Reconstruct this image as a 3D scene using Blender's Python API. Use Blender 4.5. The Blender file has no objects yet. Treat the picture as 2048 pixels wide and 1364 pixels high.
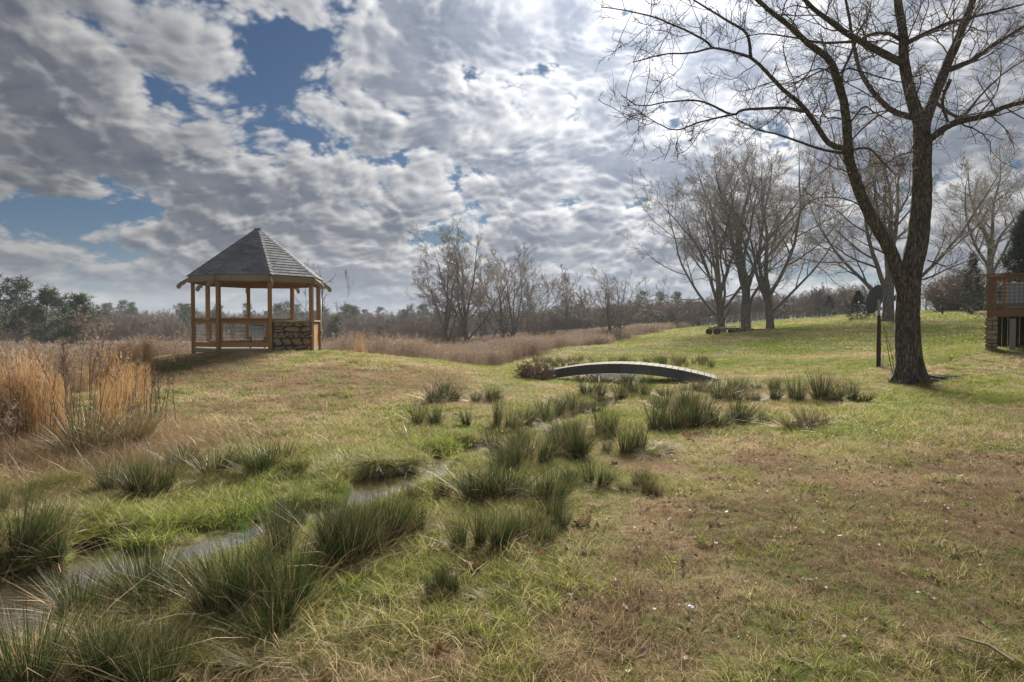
import bpy, bmesh, math, random
import numpy as np
from mathutils import Vector, Matrix, Euler

R = math.radians
rng = np.random.default_rng(7)
random.seed(7)
scene = bpy.context.scene
COL = scene.collection

# ------------------------------------------------------------------ camera
CAM_H = 1.5
cam_d = bpy.data.cameras.new('camera')
cam_d.lens = 24.0
cam_d.sensor_width = 36.0
cam_d.clip_start = 0.05
cam_d.clip_end = 6000
cam = bpy.data.objects.new('camera', cam_d)
COL.objects.link(cam)
cam.location = (0, 0, CAM_H)
cam.rotation_euler = (R(90 - 1.43), 0, 0)
scene.camera = cam

# ------------------------------------------------------------------ sun and exposure
SUN_AZ, SUN_EL = 13.0, 29.0            # degrees right of the view axis, above the horizon
sun_dir = Vector((math.sin(R(SUN_AZ)) * math.cos(R(SUN_EL)), math.cos(R(SUN_AZ)) * math.cos(R(SUN_EL)), math.sin(R(SUN_EL))))
sun_d = bpy.data.lights.new('sun', 'SUN')
sun_d.energy = 5.0
sun_d.angle = R(20)
sun_d.color = (1.0, 0.93, 0.83)
sun = bpy.data.objects.new('sun', sun_d)
COL.objects.link(sun)
sun.rotation_euler = sun_dir.to_track_quat('Z', 'Y').to_euler()
scene.view_settings.view_transform = 'Standard'
scene.view_settings.look = 'None'
scene.view_settings.exposure = 1.42
scene.view_settings.gamma = 1.0
scene.render.film_transparent = False
scene.cycles.sample_clamp_direct = 4.0
scene.cycles.adaptive_threshold = 0.008
scene.cycles.sample_clamp_indirect = 2.0
scene.cycles.max_bounces = 5
scene.cycles.diffuse_bounces = 2
scene.cycles.transparent_max_bounces = 8


# ------------------------------------------------------------------ node helper
class NT:
    def __init__(self, tree):
        self.t = tree
        tree.nodes.clear()

    def node(self, typ, ins=None, **props):
        n = self.t.nodes.new(typ)
        for k, v in props.items():
            setattr(n, k, v)
        for k, v in (ins or {}).items():
            s = n.inputs[k]
            if isinstance(v, bpy.types.NodeSocket):
                self.t.links.new(v, s)
            elif v is not None:
                s.default_value = v
        return n

    def m(self, op, a, b=None, c=None, clamp=False):
        n = self.t.nodes.new('ShaderNodeMath')
        n.operation = op
        n.use_clamp = clamp
        for i, v in enumerate((a, b, c)):
            if v is None:
                continue
            if isinstance(v, bpy.types.NodeSocket):
                self.t.links.new(v, n.inputs[i])
            else:
                n.inputs[i].default_value = v
        return n.outputs[0]

    def vm(self, op, a, b=None, scale=None):
        n = self.t.nodes.new('ShaderNodeVectorMath')
        n.operation = op
        for i, v in enumerate((a, b)):
            if v is None:
                continue
            if isinstance(v, bpy.types.NodeSocket):
                self.t.links.new(v, n.inputs[i])
            else:
                n.inputs[i].default_value = v
        if scale is not None:
            if isinstance(scale, bpy.types.NodeSocket):
                self.t.links.new(scale, n.inputs['Scale'])
            else:
                n.inputs['Scale'].default_value = scale
        return n

    def noise(self, vec, scale, detail=4, rough=0.5, dist=0.0, dim='3D', lac=2.0, color=False):
        n = self.node('ShaderNodeTexNoise', {'Vector': vec, 'Scale': scale, 'Detail': detail, 'Roughness': rough,
                                             'Distortion': dist, 'Lacunarity': lac}, noise_dimensions=dim)
        return n.outputs['Color' if color else 'Fac']

    def ramp(self, fac, lo, hi, a=0.0, b=1.0, smooth=True):
        n = self.node('ShaderNodeMapRange', {'Value': fac, 'From Min': lo, 'From Max': hi, 'To Min': a, 'To Max': b})
        n.interpolation_type = 'SMOOTHSTEP' if smooth else 'LINEAR'
        n.clamp = True if not smooth else n.clamp
        return n.outputs[0]

    def mix(self, fac, a, b, blend='MIX'):
        n = self.t.nodes.new('ShaderNodeMix')
        n.data_type = 'RGBA'
        n.blend_type = blend
        for i, v in ((0, fac), (6, a), (7, b)):
            if isinstance(v, bpy.types.NodeSocket):
                self.t.links.new(v, n.inputs[i])
            elif i == 0:
                n.inputs[0].default_value = v
            else:
                n.inputs[i].default_value = (*v, 1.0) if len(v) == 3 else v
        return n.outputs[2]

    def link(self, a, b):
        self.t.links.new(a, b)


# ------------------------------------------------------------------ world: blue sky under a broken cloud layer
world = bpy.data.worlds.new('World')
scene.world = world
world.use_nodes = True
world.cycles.sampling_method = 'NONE'
W = NT(world.node_tree)
tc = W.node('ShaderNodeTexCoord').outputs['Generated']
dirn = W.vm('NORMALIZE', tc).outputs[0]
sep = W.node('ShaderNodeSeparateXYZ', {0: dirn})
dx, dy, dz = sep.outputs
sky = W.node('ShaderNodeTexSky', sky_type='NISHITA', sun_disc=False)
sky.sun_elevation = R(SUN_EL)
sky.sun_rotation = R(SUN_AZ)
sky.air_density = 1.0
sky.dust_density = 0.6
sky.ozone_density = 2.2
zc = W.m('MAXIMUM', dz, 0.0)
PZ = 0.42
inv = W.m('DIVIDE', 1.0, W.m('ADD', zc, PZ))
planar = W.node('ShaderNodeCombineXYZ', {0: W.m('MULTIPLY', dx, inv), 1: W.m('MULTIPLY', dy, inv), 2: 0.0}).outputs[0]
sun_p = Vector((sun_dir.x, sun_dir.y, 0)) / (sun_dir.z + PZ)
to_sun = W.vm('SUBTRACT', tuple(sun_p), planar).outputs[0]
OFFS = (15.1, 9.4, 0.0)
SEED = W.vm('ADD', W.vm('SCALE', planar, scale=1.35).outputs[0], OFFS).outputs[0]
warp = W.noise(SEED, 3.0, 1, 0.5, dim='2D', color=True)
wv = W.vm('SCALE', W.vm('SUBTRACT', warp, (0.5, 0.5, 0.5)).outputs[0], scale=0.10).outputs[0]
P0 = W.vm('ADD', SEED, wv).outputs[0]
P1 = W.vm('ADD', P0, W.vm('SCALE', to_sun, scale=0.035).outputs[0]).outputs[0]


def puffs(vec, det):
    v = W.node('ShaderNodeTexVoronoi', {'Vector': vec, 'Scale': 7.5, 'Detail': det, 'Roughness': 0.62, 'Lacunarity': 2.1,
                                        'Randomness': 1.0}, voronoi_dimensions='2D', feature='F1', normalize=True)
    d = v.outputs['Distance']
    return W.m('MULTIPLY', d, d)


def cloud_density(vec, det, pdet):
    base = W.noise(vec, 2.3, det, 0.54, dim='2D')
    return W.m('SUBTRACT', base, W.m('MULTIPLY', puffs(vec, pdet), 0.75))


# openings in the layer: azimuth / elevation (degrees), half widths, depth
az = W.m('ARCTAN2', dx, dy)
el = W.m('ARCSINE', dz)
HOLES = [(-27, 22.8, 10, 4, .17), (-36, 18.5, 8, 5, .17), (-22.5, 15.4, 10, 4.2, .18), (-29.5, 12.5, 5, 4, .12),
         (-13.5, 24.8, 6, 2.4, .18), (-9.6, 17.0, 4.4, 2.6, .16), (-4.2, 16.0, 3, 2.4, .16), (-3.5, 20.0, 2.8, 2.2, .15),
         (-34, 7.5, 9, 3.0, .10), (8.0, 22.5, 3.2, 1.8, .12), (-2.8, 26.4, 2.8, 2, .16),
         (-70, 26, 24, 11, .16), (62, 28, 20, 10, .12), (110, 38, 32, 16, .15), (-130, 38, 32, 16, .15)]
hole = None
for (a0, e0, sa, se, amp) in HOLES:
    da = W.m('MULTIPLY_ADD', az, 1 / R(sa), -a0 / sa)
    de = W.m('MULTIPLY_ADD', el, 1 / R(se), -e0 / se)
    q = W.m('MAXIMUM', W.m('SUBTRACT', 1.0, W.m('MULTIPLY_ADD', da, da, W.m('MULTIPLY', de, de))), 0.0)
    g = W.m('MULTIPLY', W.m('MULTIPLY', q, q), amp * 0.55)
    hole = g if hole is None else W.m('ADD', hole, g)

Draw = cloud_density(P0, 6, 3.0)
D0 = W.m('SUBTRACT', Draw, hole)
D1 = cloud_density(P1, 4, 2.0)
edge = W.m('SUBTRACT', Draw, D1)
MLO, MHI = 0.235, 0.365
mask = W.ramp(D0, MLO, MHI)
thick = W.m('MAXIMUM', W.m('SUBTRACT', D0, 0.31), 0.0)
trans = W.m('POWER', 2.718, W.m('MULTIPLY', thick, -6.0))
cosR = W.vm('DOT_PRODUCT', dirn, tuple(sun_dir)).outputs['Value']
cosS = W.m('MAXIMUM', cosR, 0.0)
glow2 = W.m('MULTIPLY', W.m('MULTIPLY', cosS, cosS), cosS)
glow = W.m('POWER', cosS, 22.0)
lit = W.m('ADD', W.m('MULTIPLY_ADD', trans, 0.84, -0.12), W.m('MULTIPLY', edge, 4.6))
floor_ = W.m('MULTIPLY_ADD', W.noise(P0, 9.0, 4, 0.6, dim='2D'), 0.40, -0.12)
lit = W.m('SMOOTH_MAX', W.m('MINIMUM', lit, 1.2), floor_, 0.22)
back = W.m('MAXIMUM', W.m('MULTIPLY', cosR, -1.0), 0.0)  # unseen clouds opposite the sun brightened, added as fill for camera-facing surfaces
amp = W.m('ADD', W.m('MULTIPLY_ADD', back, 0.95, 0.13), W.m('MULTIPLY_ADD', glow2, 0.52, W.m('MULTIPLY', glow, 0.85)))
cl_dark = (1.05, 1.26, 1.68)
cl_lite = (5.7, 5.65, 5.6)
ccol = W.mix(lit, cl_dark, cl_lite)
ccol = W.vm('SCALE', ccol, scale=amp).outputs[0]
skyc = W.vm('MULTIPLY', sky.outputs[0], (0.065, 0.095, 0.130)).outputs[0]
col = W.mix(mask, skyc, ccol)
# low sky: streaky grey-blue veil closing toward the horizon
streakv = W.node('ShaderNodeCombineXYZ', {0: W.m('MULTIPLY', az, 3.2), 1: W.m('MULTIPLY', el, 38.0), 2: 0.0}).outputs[0]
streak = W.noise(streakv, 1.0, 4, 0.55, dim='2D')
vcol = W.mix(W.ramp(streak, 0.35, 0.70), (1.9, 2.35, 3.0), (3.9, 4.15, 4.6))
vcol = W.vm('SCALE', vcol, scale=W.m('MULTIPLY_ADD', glow2, 0.42, 0.34)).outputs[0]
veil = W.m('MULTIPLY', W.ramp(el, R(7.0), R(-1.0)), 0.80)
col = W.mix(veil, col, vcol)
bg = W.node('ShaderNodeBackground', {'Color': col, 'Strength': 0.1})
out = W.node('ShaderNodeOutputWorld', {'Surface': bg.outputs[0]})


# ------------------------------------------------------------------ mesh helpers
def mesh_arrays(name, verts, faces, attrs=None, smooth=False):
    """verts (n,3); faces: list of (m,k) int arrays"""
    me = bpy.data.meshes.new(name)
    verts = np.asarray(verts, dtype=np.float32)
    faces = [np.asarray(f, dtype=np.int32) for f in (faces if isinstance(faces, list) else [faces]) if len(f)]
    me.vertices.add(len(verts))
    me.vertices.foreach_set('co', verts.ravel())
    nl = sum(f.size for f in faces)
    nf = sum(len(f) for f in faces)
    if nf:
        me.loops.add(nl)
        me.polygons.add(nf)
        me.loops.foreach_set('vertex_index', np.concatenate([f.ravel() for f in faces]))
        tot = np.concatenate([np.full(len(f), f.shape[1], dtype=np.int32) for f in faces])
        start = np.concatenate([[0], np.cumsum(tot)[:-1]]).astype(np.int32)
        me.polygons.foreach_set('loop_start', start)
        try:
            me.polygons.foreach_set('loop_total', tot)
        except Exception:
            pass
        if smooth:
            me.polygons.foreach_set('use_smooth', np.ones(nf, dtype=bool))
    for k, v in (attrs or {}).items():
        v = np.asarray(v)
        if v.ndim == 2:
            a = me.attributes.new(k, 'FLOAT_VECTOR', 'POINT')
            a.data.foreach_set('vector', v.astype(np.float32).ravel())
        elif v.dtype.kind == 'i':
            a = me.attributes.new(k, 'INT', 'POINT')
            a.data.foreach_set('value', v.astype(np.int32))
        else:
            a = me.attributes.new(k, 'FLOAT', 'POINT')
            a.data.foreach_set('value', v.astype(np.float32))
    me.update(calc_edges=True)
    me.validate()
    return me


def obj(name, me, mat=None, parent=None, label=None, cat=None, group=None, kind=None, link=True):
    o = bpy.data.objects.new(name, me)
    if mat is not None and me is not None and len(me.materials) == 0:
        me.materials.append(mat)
    if link:
        COL.objects.link(o)
    if parent is not None:
        o.parent = parent
    return tag(o, label, cat, group, kind)


def tag(o, label=None, cat=None, group=None, kind=None):
    if label:
        o['label'] = label
    if cat:
        o['category'] = cat
    if group:
        o['group'] = group
    if kind:
        o['kind'] = kind
    return o


def empty(name, loc, rz=0.0, label=None, cat=None, group=None):
    o = bpy.data.objects.new(name, None)
    COL.objects.link(o)
    o.location = loc
    o.rotation_euler = (0, 0, rz)
    o.empty_display_size = 0.1
    return tag(o, label, cat, group)


class Build:
    """collects boxes, prisms and tubes into one mesh"""

    def __init__(self):
        self.bm = bmesh.new()

    def box(self, c, s, rot=None):
        m = Matrix.Translation(Vector(c))
        if rot is not None:
            m = m @ (rot.to_matrix().to_4x4() if not isinstance(rot, Matrix) else rot.to_4x4())
        m = m @ Matrix.Diagonal((s[0], s[1], s[2], 1.0))
        bmesh.ops.create_cube(self.bm, size=1.0, matrix=m)
        return self

    def bar(self, a, b, w, h, up=(0, 0, 1)):
        a, b = Vector(a), Vector(b)
        x = (b - a).normalized()
        up = Vector(up)
        y = up.cross(x)
        if y.length < 1e-4:
            y = Vector((0, 1, 0)).cross(x)
        y.normalize()
        z = x.cross(y)
        m = Matrix((x, y, z)).transposed()
        self.box((a + b) / 2, ((b - a).length, w, h), m)
        return self

    def tube(self, pts, rad, sides=8, cap=True):
        pts = [Vector(p) for p in pts]
        rad = rad if isinstance(rad, (list, tuple)) else [rad] * len(pts)
        rings = []
        for i, p in enumerate(pts):
            t = (pts[min(i + 1, len(pts) - 1)] - pts[max(i - 1, 0)]).normalized()
            ref = Vector((0, 0, 1)) if abs(t.z) < 0.9 else Vector((1, 0, 0))
            u = t.cross(ref).normalized()
            v = t.cross(u)
            rings.append([self.bm.verts.new(p + (u * math.cos(2 * math.pi * j / sides) + v * math.sin(2 * math.pi * j / sides)) * rad[i]) for j in range(sides)])
        for a, b in zip(rings, rings[1:]):
            for j in range(sides):
                self.bm.faces.new((a[j], a[(j + 1) % sides], b[(j + 1) % sides], b[j]))
        if cap:
            self.bm.faces.new(rings[0][::-1])
            self.bm.faces.new(rings[-1])
        return self

    def prism(self, poly, d):
        """poly: list of 3-D points; d: extrusion vector"""
        a = [self.bm.verts.new(Vector(p)) for p in poly]
        b = [self.bm.verts.new(Vector(p) + Vector(d)) for p in poly]
        n = len(a)
        self.bm.faces.new(a[::-1])
        self.bm.faces.new(b)
        for i in range(n):
            self.bm.faces.new((a[i], a[(i + 1) % n], b[(i + 1) % n], b[i]))
        return self

    def done(self, name, mat, parent=None, bevel=0.0, smooth=False, **kw):
        if bevel:
            bmesh.ops.bevel(self.bm, geom=list(self.bm.edges), offset=bevel, segments=1, affect='EDGES', profile=0.5)
        bmesh.ops.recalc_face_normals(self.bm, faces=list(self.bm.faces))
        me = bpy.data.meshes.new(name)
        self.bm.to_mesh(me)
        self.bm.free()
        if smooth:
            for p in me.polygons:
                p.use_smooth = True
        return obj(name, me, mat, parent, **kw)


def tubes(P, Rr, sides=4):
    """P (N,k,3), Rr (N,k) -> verts, quads, t along"""
    N, k, _ = P.shape
    T = np.empty_like(P)
    T[:, 1:-1] = P[:, 2:] - P[:, :-2]
    T[:, 0] = P[:, 1] - P[:, 0]
    T[:, -1] = P[:, -1] - P[:, -2]
    T /= np.linalg.norm(T, axis=2, keepdims=True) + 1e-9
    ref = np.where(np.abs(T[:, :1, 2:3]) < 0.85, np.array([0, 0, 1.0]), np.array([1.0, 0.2, 0]))
    U = np.cross(T, np.broadcast_to(ref, T.shape))
    U /= np.linalg.norm(U, axis=2, keepdims=True) + 1e-9
    V = np.cross(T, U)
    a = np.arange(sides) * 2 * np.pi / sides
    ring = P[:, :, None] + Rr[:, :, None, None] * (U[:, :, None] * np.cos(a)[None, None, :, None] + V[:, :, None] * np.sin(a)[None, None, :, None])
    verts = ring.reshape(-1, 3)
    idx = np.arange(N * k * sides).reshape(N, k, sides)
    A = idx[:, :-1]
    B = idx[:, 1:]
    q = np.stack([A, np.roll(A, -1, 2), np.roll(B, -1, 2), B], axis=-1).reshape(-1, 4)
    return verts, q


def merge(parts):
    vs, fs, off = [], [], 0
    for v, q in parts:
        vs.append(v)
        fs.append(q + off)
        off += len(v)
    by = {}
    for f in fs:
        by.setdefault(f.shape[1], []).append(f)
    return np.concatenate(vs), [np.concatenate(x) for x in by.values()]


# ------------------------------------------------------------------ numpy noise
def _hash(ix, iy, seed):
    h = (ix.astype(np.int64) * 374761393 + iy.astype(np.int64) * 668265263 + seed * 1442695041) & 0xffffffff
    h = ((h ^ (h >> 13)) * 1274126177) & 0xffffffff
    return ((h ^ (h >> 16)) & 0xffff) / 65535.0


def vnoise(x, y, seed=0):
    ix, iy = np.floor(x), np.floor(y)
    fx, fy = x - ix, y - iy
    fx, fy = fx * fx * (3 - 2 * fx), fy * fy * (3 - 2 * fy)
    a, b = _hash(ix, iy, seed), _hash(ix + 1, iy, seed)
    c, d = _hash(ix, iy + 1, seed), _hash(ix + 1, iy + 1, seed)
    return (a * (1 - fx) + b * fx) * (1 - fy) + (c * (1 - fx) + d * fx) * fy


def fbm(x, y, sc, octs=4, seed=0):
    s, amp, tot = 0, 1.0, 0
    for o in range(octs):
        s = s + amp * vnoise(x / sc * 2 ** o + 17.3 * o, y / sc * 2 ** o - 9.1 * o, seed + o)
        tot += amp
        amp *= 0.5
    return s / tot


def sstep(x, a, b):
    t = np.clip((x - a) / (b - a), 0, 1)
    return t * t * (3 - 2 * t)


# ------------------------------------------------------------------ terrain
F = 2048 * 24 / 36.0
PITCH = R(1.43)


def at(px, py, d):
    """world point at forward distance d seen at photo pixel (px, py)"""
    cx, cy = (px - 1024) / F, (682 - py) / F
    wy = math.cos(PITCH) + cy * math.sin(PITCH)
    wz = cy * math.cos(PITCH) - math.sin(PITCH)
    return Vector((cx * d / wy, d, CAM_H + wz * d / wy))


CTRL = np.array([
    (0, 0, 0), (-3, 0, -.08), (3, 2, .04), (0, 3, 0), (5, 4, .05), (6, 10, .03), (3, 8, -.02), (0, 5, -.03), (10, -10, .4), (-10, -10, 0), (0, -15, .2),
    (9.9, 16.6, .09), (10.7, 20, .22), (13.6, 19.5, .64), (20, 20, 1.2), (12, 10, .22), (20, 8, .7), (40, -5, 1.8),
    (5, 30, -.2), (4, 46, -.15), (12, 40, .25), (23, 67, .68), (18, 90, .3), (28, 50, 1.7), (41, 90, 2.2), (58, 90, 3.4), (40, 60, 2.6), (70, 60, 4.2),
    (40, 30, 2.2), (60, 130, 2.6), (30, 130, .3), (75, 110, 4.0), (13, 70, -.1), (15, 28, .45),
    (-3, 4.5, -.14), (-2.4, 6, -.14), (-1.2, 8, -.12), (1.2, 13, -.12), (3.3, 20, -.2), (-5, 7, -.14), (-4, 9, -.1),
    (-8, 21.5, .70), (-8, 19, .66), (-10.4, 21, .55), (-6, 21.5, .70), (-4.4, 20.5, .56), (-2, 20, .34), (-0.4, 19.8, .10), (.5, 20.8, -.12), (5.9, 19.2, -.06), (-8, 15.5, .27), (-8, 11, -.02),
    (-4, 14, .14), (-12.2, 18, .05), (-15, 20, -.35), (-8, 26, .1), (-8, 30, -.7), (-14, 12, -.2), (-9, 6, -.12), (-15, 30, -.9), (-25, 40, -1.2), (-2, 27, -.2), (0, 35, -.55),
    (0, 60, -1.2), (-30, 80, -1.9), (-80, 100, -2.3), (0, 120, -2.2), (-60, 30, -1.3), (-40, 0, -.5), (60, 220, 0), (0, 260, -2), (-150, 250, -2), (150, 250, 3), (120, 80, 5.5),
    (-200, 0, -2), (200, 0, 5), (0, -200, 1)], dtype=float)


def _tps(r):
    return np.where(r > 1e-9, r * r * np.log(r + 1e-12), 0.0)


_cx, _cy, _cz = CTRL[:, 0], CTRL[:, 1], CTRL[:, 2]
_n = len(CTRL)
_A = _tps(np.hypot(_cx[:, None] - _cx[None], _cy[:, None] - _cy[None])) + np.eye(_n) * 1.2
_Pm = np.stack([np.ones(_n), _cx, _cy], 1)
_M = np.block([[_A, _Pm], [_Pm.T, np.zeros((3, 3))]])
_sol = np.linalg.solve(_M, np.concatenate([_cz, np.zeros(3)]))

CREEK = np.array([(-9.5, 0.8), (-5.2, 2.7), (-3.55, 3.6), (-3.0, 4.1), (-2.65, 4.65), (-2.25, 5.2), (-1.75, 5.85), (-1.35, 6.55), (-1.1, 7.3), (-0.7, 8.5), (-.15, 9.9), (.66, 11.8), (1.54, 13.5), (2.6, 15.7), (3.4, 19.0), (3.6, 23.5)])
CW = np.array([.9, .80, .80, .74, .52, .48, .36, .42, .46, .24, .26, .40, .42, .34, .35, .3])
WATER_Z = -0.215


def creek_dist(x, y):
    best = np.full(np.shape(x), 1e9)
    wid = np.full(np.shape(x), .5)
    for i in range(len(CREEK) - 1):
        a, b = CREEK[i], CREEK[i + 1]
        ab = b - a
        t = np.clip(((x - a[0]) * ab[0] + (y - a[1]) * ab[1]) / (ab @ ab), 0, 1)
        d = np.hypot(x - a[0] - t * ab[0], y - a[1] - t * ab[1])
        w = CW[i] * (1 - t) + CW[i + 1] * t
        m = d < best
        best = np.where(m, d, best)
        wid = np.where(m, w, wid)
    return best, wid


def ground(x, y, want_wet=False):
    x = np.asarray(x, dtype=float)
    y = np.asarray(y, dtype=float)
    sh = np.broadcast(x, y).shape
    xf, yf = np.broadcast_to(x, sh).ravel(), np.broadcast_to(y, sh).ravel()
    r = np.hypot(xf, yf)
    k = np.minimum(1.0, 240.0 / np.maximum(r, 1e-6))
    xs, ys = xf * k, yf * k
    z = np.empty(len(xs))
    for i in range(0, len(xs), 20000):
        s = slice(i, i + 20000)
        z[s] = _tps(np.hypot(xs[s, None] - _cx[None], ys[s, None] - _cy[None])) @ _sol[:_n] + _sol[_n] + _sol[_n + 1] * xs[s] + _sol[_n + 2] * ys[s]
    z = z + (fbm(xf, yf, 5.0, 3, 11) - .5) * .16 * sstep(r, 5, 25) + (fbm(xf, yf, .55, 3, 5) - .5) * .07
    cd, cw = creek_dist(xf, yf)
    wob = cd + (fbm(xf, yf, .8, 3, 21) - .5) * .7 + (fbm(xf, yf, .28, 2, 23) - .5) * .35
    carve = 1 - sstep(wob, cw * .45, cw * 1.5)
    bed = WATER_Z - .085 + (fbm(xf, yf, 1.0, 4, 31) - .5) * .36 * sstep(yf, 4.6, 6.5) + (fbm(xf, yf, .3, 2, 33) - .5) * .08
    z = z * (1 - carve) + np.minimum(z, bed) * carve
    # low wet flat beside the near pool
    flat = np.exp(-(((xf + 2.75) / 1.35) ** 2 + ((yf - 6.55) / .78) ** 2) ** 2)
    z = z * (1 - flat * (1 - carve)) + (WATER_Z + .035) * flat * (1 - carve)
    if want_wet:
        return z.reshape(sh), np.maximum(carve, flat * .6).reshape(sh)
    return z.reshape(sh)


def gz(x, y):
    return float(ground(np.array([x]), np.array([y]))[0])


def ground_hit(px, py):
    """where the sight line through a photo pixel meets the ground"""
    d = np.concatenate([np.arange(2.0, 30, .05), np.arange(30, 160, .25)])
    p0 = at(px, py, 1.0)
    sx, sz = p0.x, p0.z - CAM_H
    g = ground(sx * d, d)
    below = CAM_H + sz * d <= g
    i = int(np.argmax(below)) if below.any() else len(d) - 1
    return Vector((sx * d[i], d[i], float(g[i])))


# ------------------------------------------------------------------ materials
def material(name, build, disp=False):
    m = bpy.data.materials.new(name)
    m.use_nodes = True
    n = NT(m.node_tree)
    surf = build(n)
    n.node('ShaderNodeOutputMaterial', {'Surface': surf})
    return m


def principled(n, color, rough=.7, bump=None, bstr=.3, bdist=.02, metal=0.0, spec=.4, **kw):
    ins = {'Roughness': rough, 'Metallic': metal, 'Specular IOR Level': spec}
    ins['Base Color'] = color if isinstance(color, bpy.types.NodeSocket) else (*color, 1.0)
    if bump is not None:
        b = n.node('ShaderNodeBump', {'Height': bump, 'Strength': bstr, 'Distance': bdist})
        ins['Normal'] = b.outputs[0]
    ins.update(kw)
    return n.node('ShaderNodeBsdfPrincipled', ins).outputs[0]


def leafy(n, color, trans=.35, rough=.7, spec=.12, tmul=1.35):
    p = principled(n, color, rough, spec=spec)
    t = n.node('ShaderNodeBsdfTranslucent', {'Color': n.vm('SCALE', color, scale=tmul).outputs[0]})
    return n.node('ShaderNodeMixShader', {0: trans, 1: p, 2: t.outputs[0]}).outputs[0]


def objco(n):
    return n.node('ShaderNodeTexCoord').outputs['Object']


def posn(n):
    return n.node('ShaderNodeNewGeometry').outputs['Position']


def m_ground(n):
    p = posn(n)
    big = n.noise(p, .22, 4, .55)
    mid = n.noise(p, 1.3, 5, .6)
    fin = n.noise(p, 14, 6, .7)
    v = n.noise(p, 60, 4, .7)
    dry = n.mix(n.ramp(fin, .3, .7), (.10, .068, .042), (.31, .225, .135))
    grn = n.mix(n.ramp(fin, .3, .7), (.055, .075, .020), (.15, .175, .050))
    a = n.m('ADD', n.m('MULTIPLY', big, .55), n.m('MULTIPLY', mid, .6))
    z = n.node('ShaderNodeSeparateXYZ', {0: p})
    far = n.ramp(z.outputs[1], 12.0, 45.0)
    right = n.ramp(z.outputs[0], 0.0, 10.0)
    a = n.m('ADD', a, n.m('MULTIPLY', n.m('MULTIPLY', far, right), .12))
    c = n.mix(n.ramp(a, .50, .64), dry, grn)
    mud = n.mix(fin, (.032, .024, .016), (.10, .075, .05))
    wet = n.node('ShaderNodeAttribute', attribute_name='wet').outputs['Fac']
    c = n.mix(n.ramp(n.m('ADD', wet, n.m('MULTIPLY', fin, .4)), .55, .95), c, mud)
    c = n.mix(n.m('MULTIPLY', n.ramp(v, .58, .75), .25), c, (.30, .25, .17))
    return principled(n, c, 1.0, bump=n.m('ADD', fin, v), bstr=.7, bdist=.03, spec=.03)


def m_water(n):
    p = posn(n)
    rip = n.m('ADD', n.noise(n.vm('MULTIPLY', p, (1, .55, 1)).outputs[0], 11, 3, .5, dist=.8), n.m('MULTIPLY', n.noise(p, 45, 2, .5), .25))
    c = n.mix(n.ramp(n.noise(p, 1.6, 3), .4, .6), (.022, .018, .013), (.060, .040, .022))
    bp = n.node('ShaderNodeBump', {'Height': rip, 'Strength': .5, 'Distance': .008})
    p_ = n.node('ShaderNodeBsdfPrincipled', {'Base Color': c, 'Roughness': .04, 'IOR': 2.2, 'Normal': bp.outputs[0]})
    g_ = n.node('ShaderNodeBsdfGlossy', {'Color': (.92, .93, .94, 1), 'Roughness': .04, 'Normal': bp.outputs[0]})
    return n.node('ShaderNodeMixShader', {0: .5, 1: p_.outputs[0], 2: g_.outputs[0]}).outputs[0]


MAT = {}
MAT['ground'] = material('ground', m_ground)
MAT['water'] = material('water', m_water)

# ground sheet: polar grid, fine in front of the camera
ang = np.concatenate([np.arange(-64, 64.01, .45), np.arange(64 + 4, 360 - 64, 4.0)])
ang = np.radians(ang)
rad = [0.35]
while rad[-1] < 640:
    rad.append(rad[-1] * (1.0135 if rad[-1] < 60 else 1.05))
rad = np.array(rad)
AA, RR = np.meshgrid(ang, rad)
GX, GY = np.sin(AA) * RR, np.cos(AA) * RR
GZ, GW = ground(GX, GY, True)
nA, nR = len(ang), len(rad)
gi = np.arange(nA * nR).reshape(nR, nA)
gq = np.stack([gi[:-1], np.roll(gi[:-1], -1, 1), np.roll(gi[1:], -1, 1), gi[1:]], -1).reshape(-1, 4)
gv = np.stack([GX, GY, GZ], -1).reshape(-1, 3)
gv = np.concatenate([gv, [[0, 0, gz(0, 0)]]])
cap = np.stack([np.roll(gi[0], -1), gi[0], np.full(nA, nA * nR)], -1)
gme = mesh_arrays('ground', gv, [gq[:, ::-1], cap], {'wet': np.append(GW.ravel(), 0.0)}, smooth=True)
obj('ground', gme, MAT['ground'], kind='structure', label='rough winter pasture with green and straw-brown turf')

# creek water: level sheet filling the channel (grid cells near the creek line)
cs = .16
wx, wy = np.meshgrid(np.arange(-10.5, 4.6, cs), np.arange(0.2, 23.5, cs))
cd_, cw_ = creek_dist(wx + cs / 2, wy + cs / 2)
cell = cd_ < cw_ * 1.6 + .40
nyw, nxw = wx.shape
wid_ = np.arange(nxw * nyw).reshape(nyw, nxw)
cell[-1] = False
cell[:, -1] = False
jj, ii_ = np.nonzero(cell)
wq = np.stack([wid_[jj, ii_], wid_[jj, ii_ + 1], wid_[jj + 1, ii_ + 1], wid_[jj + 1, ii_]], 1)
used, inv_ = np.unique(wq, return_inverse=True)
wv = np.column_stack([wx.ravel()[used], wy.ravel()[used], np.full(len(used), WATER_Z)])
wme = mesh_arrays('creek_water', wv, inv_.reshape(-1, 4))
obj('creek_water', wme, MAT['water'], kind='structure', label='shallow creek water reflecting the cloudy sky')


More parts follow.
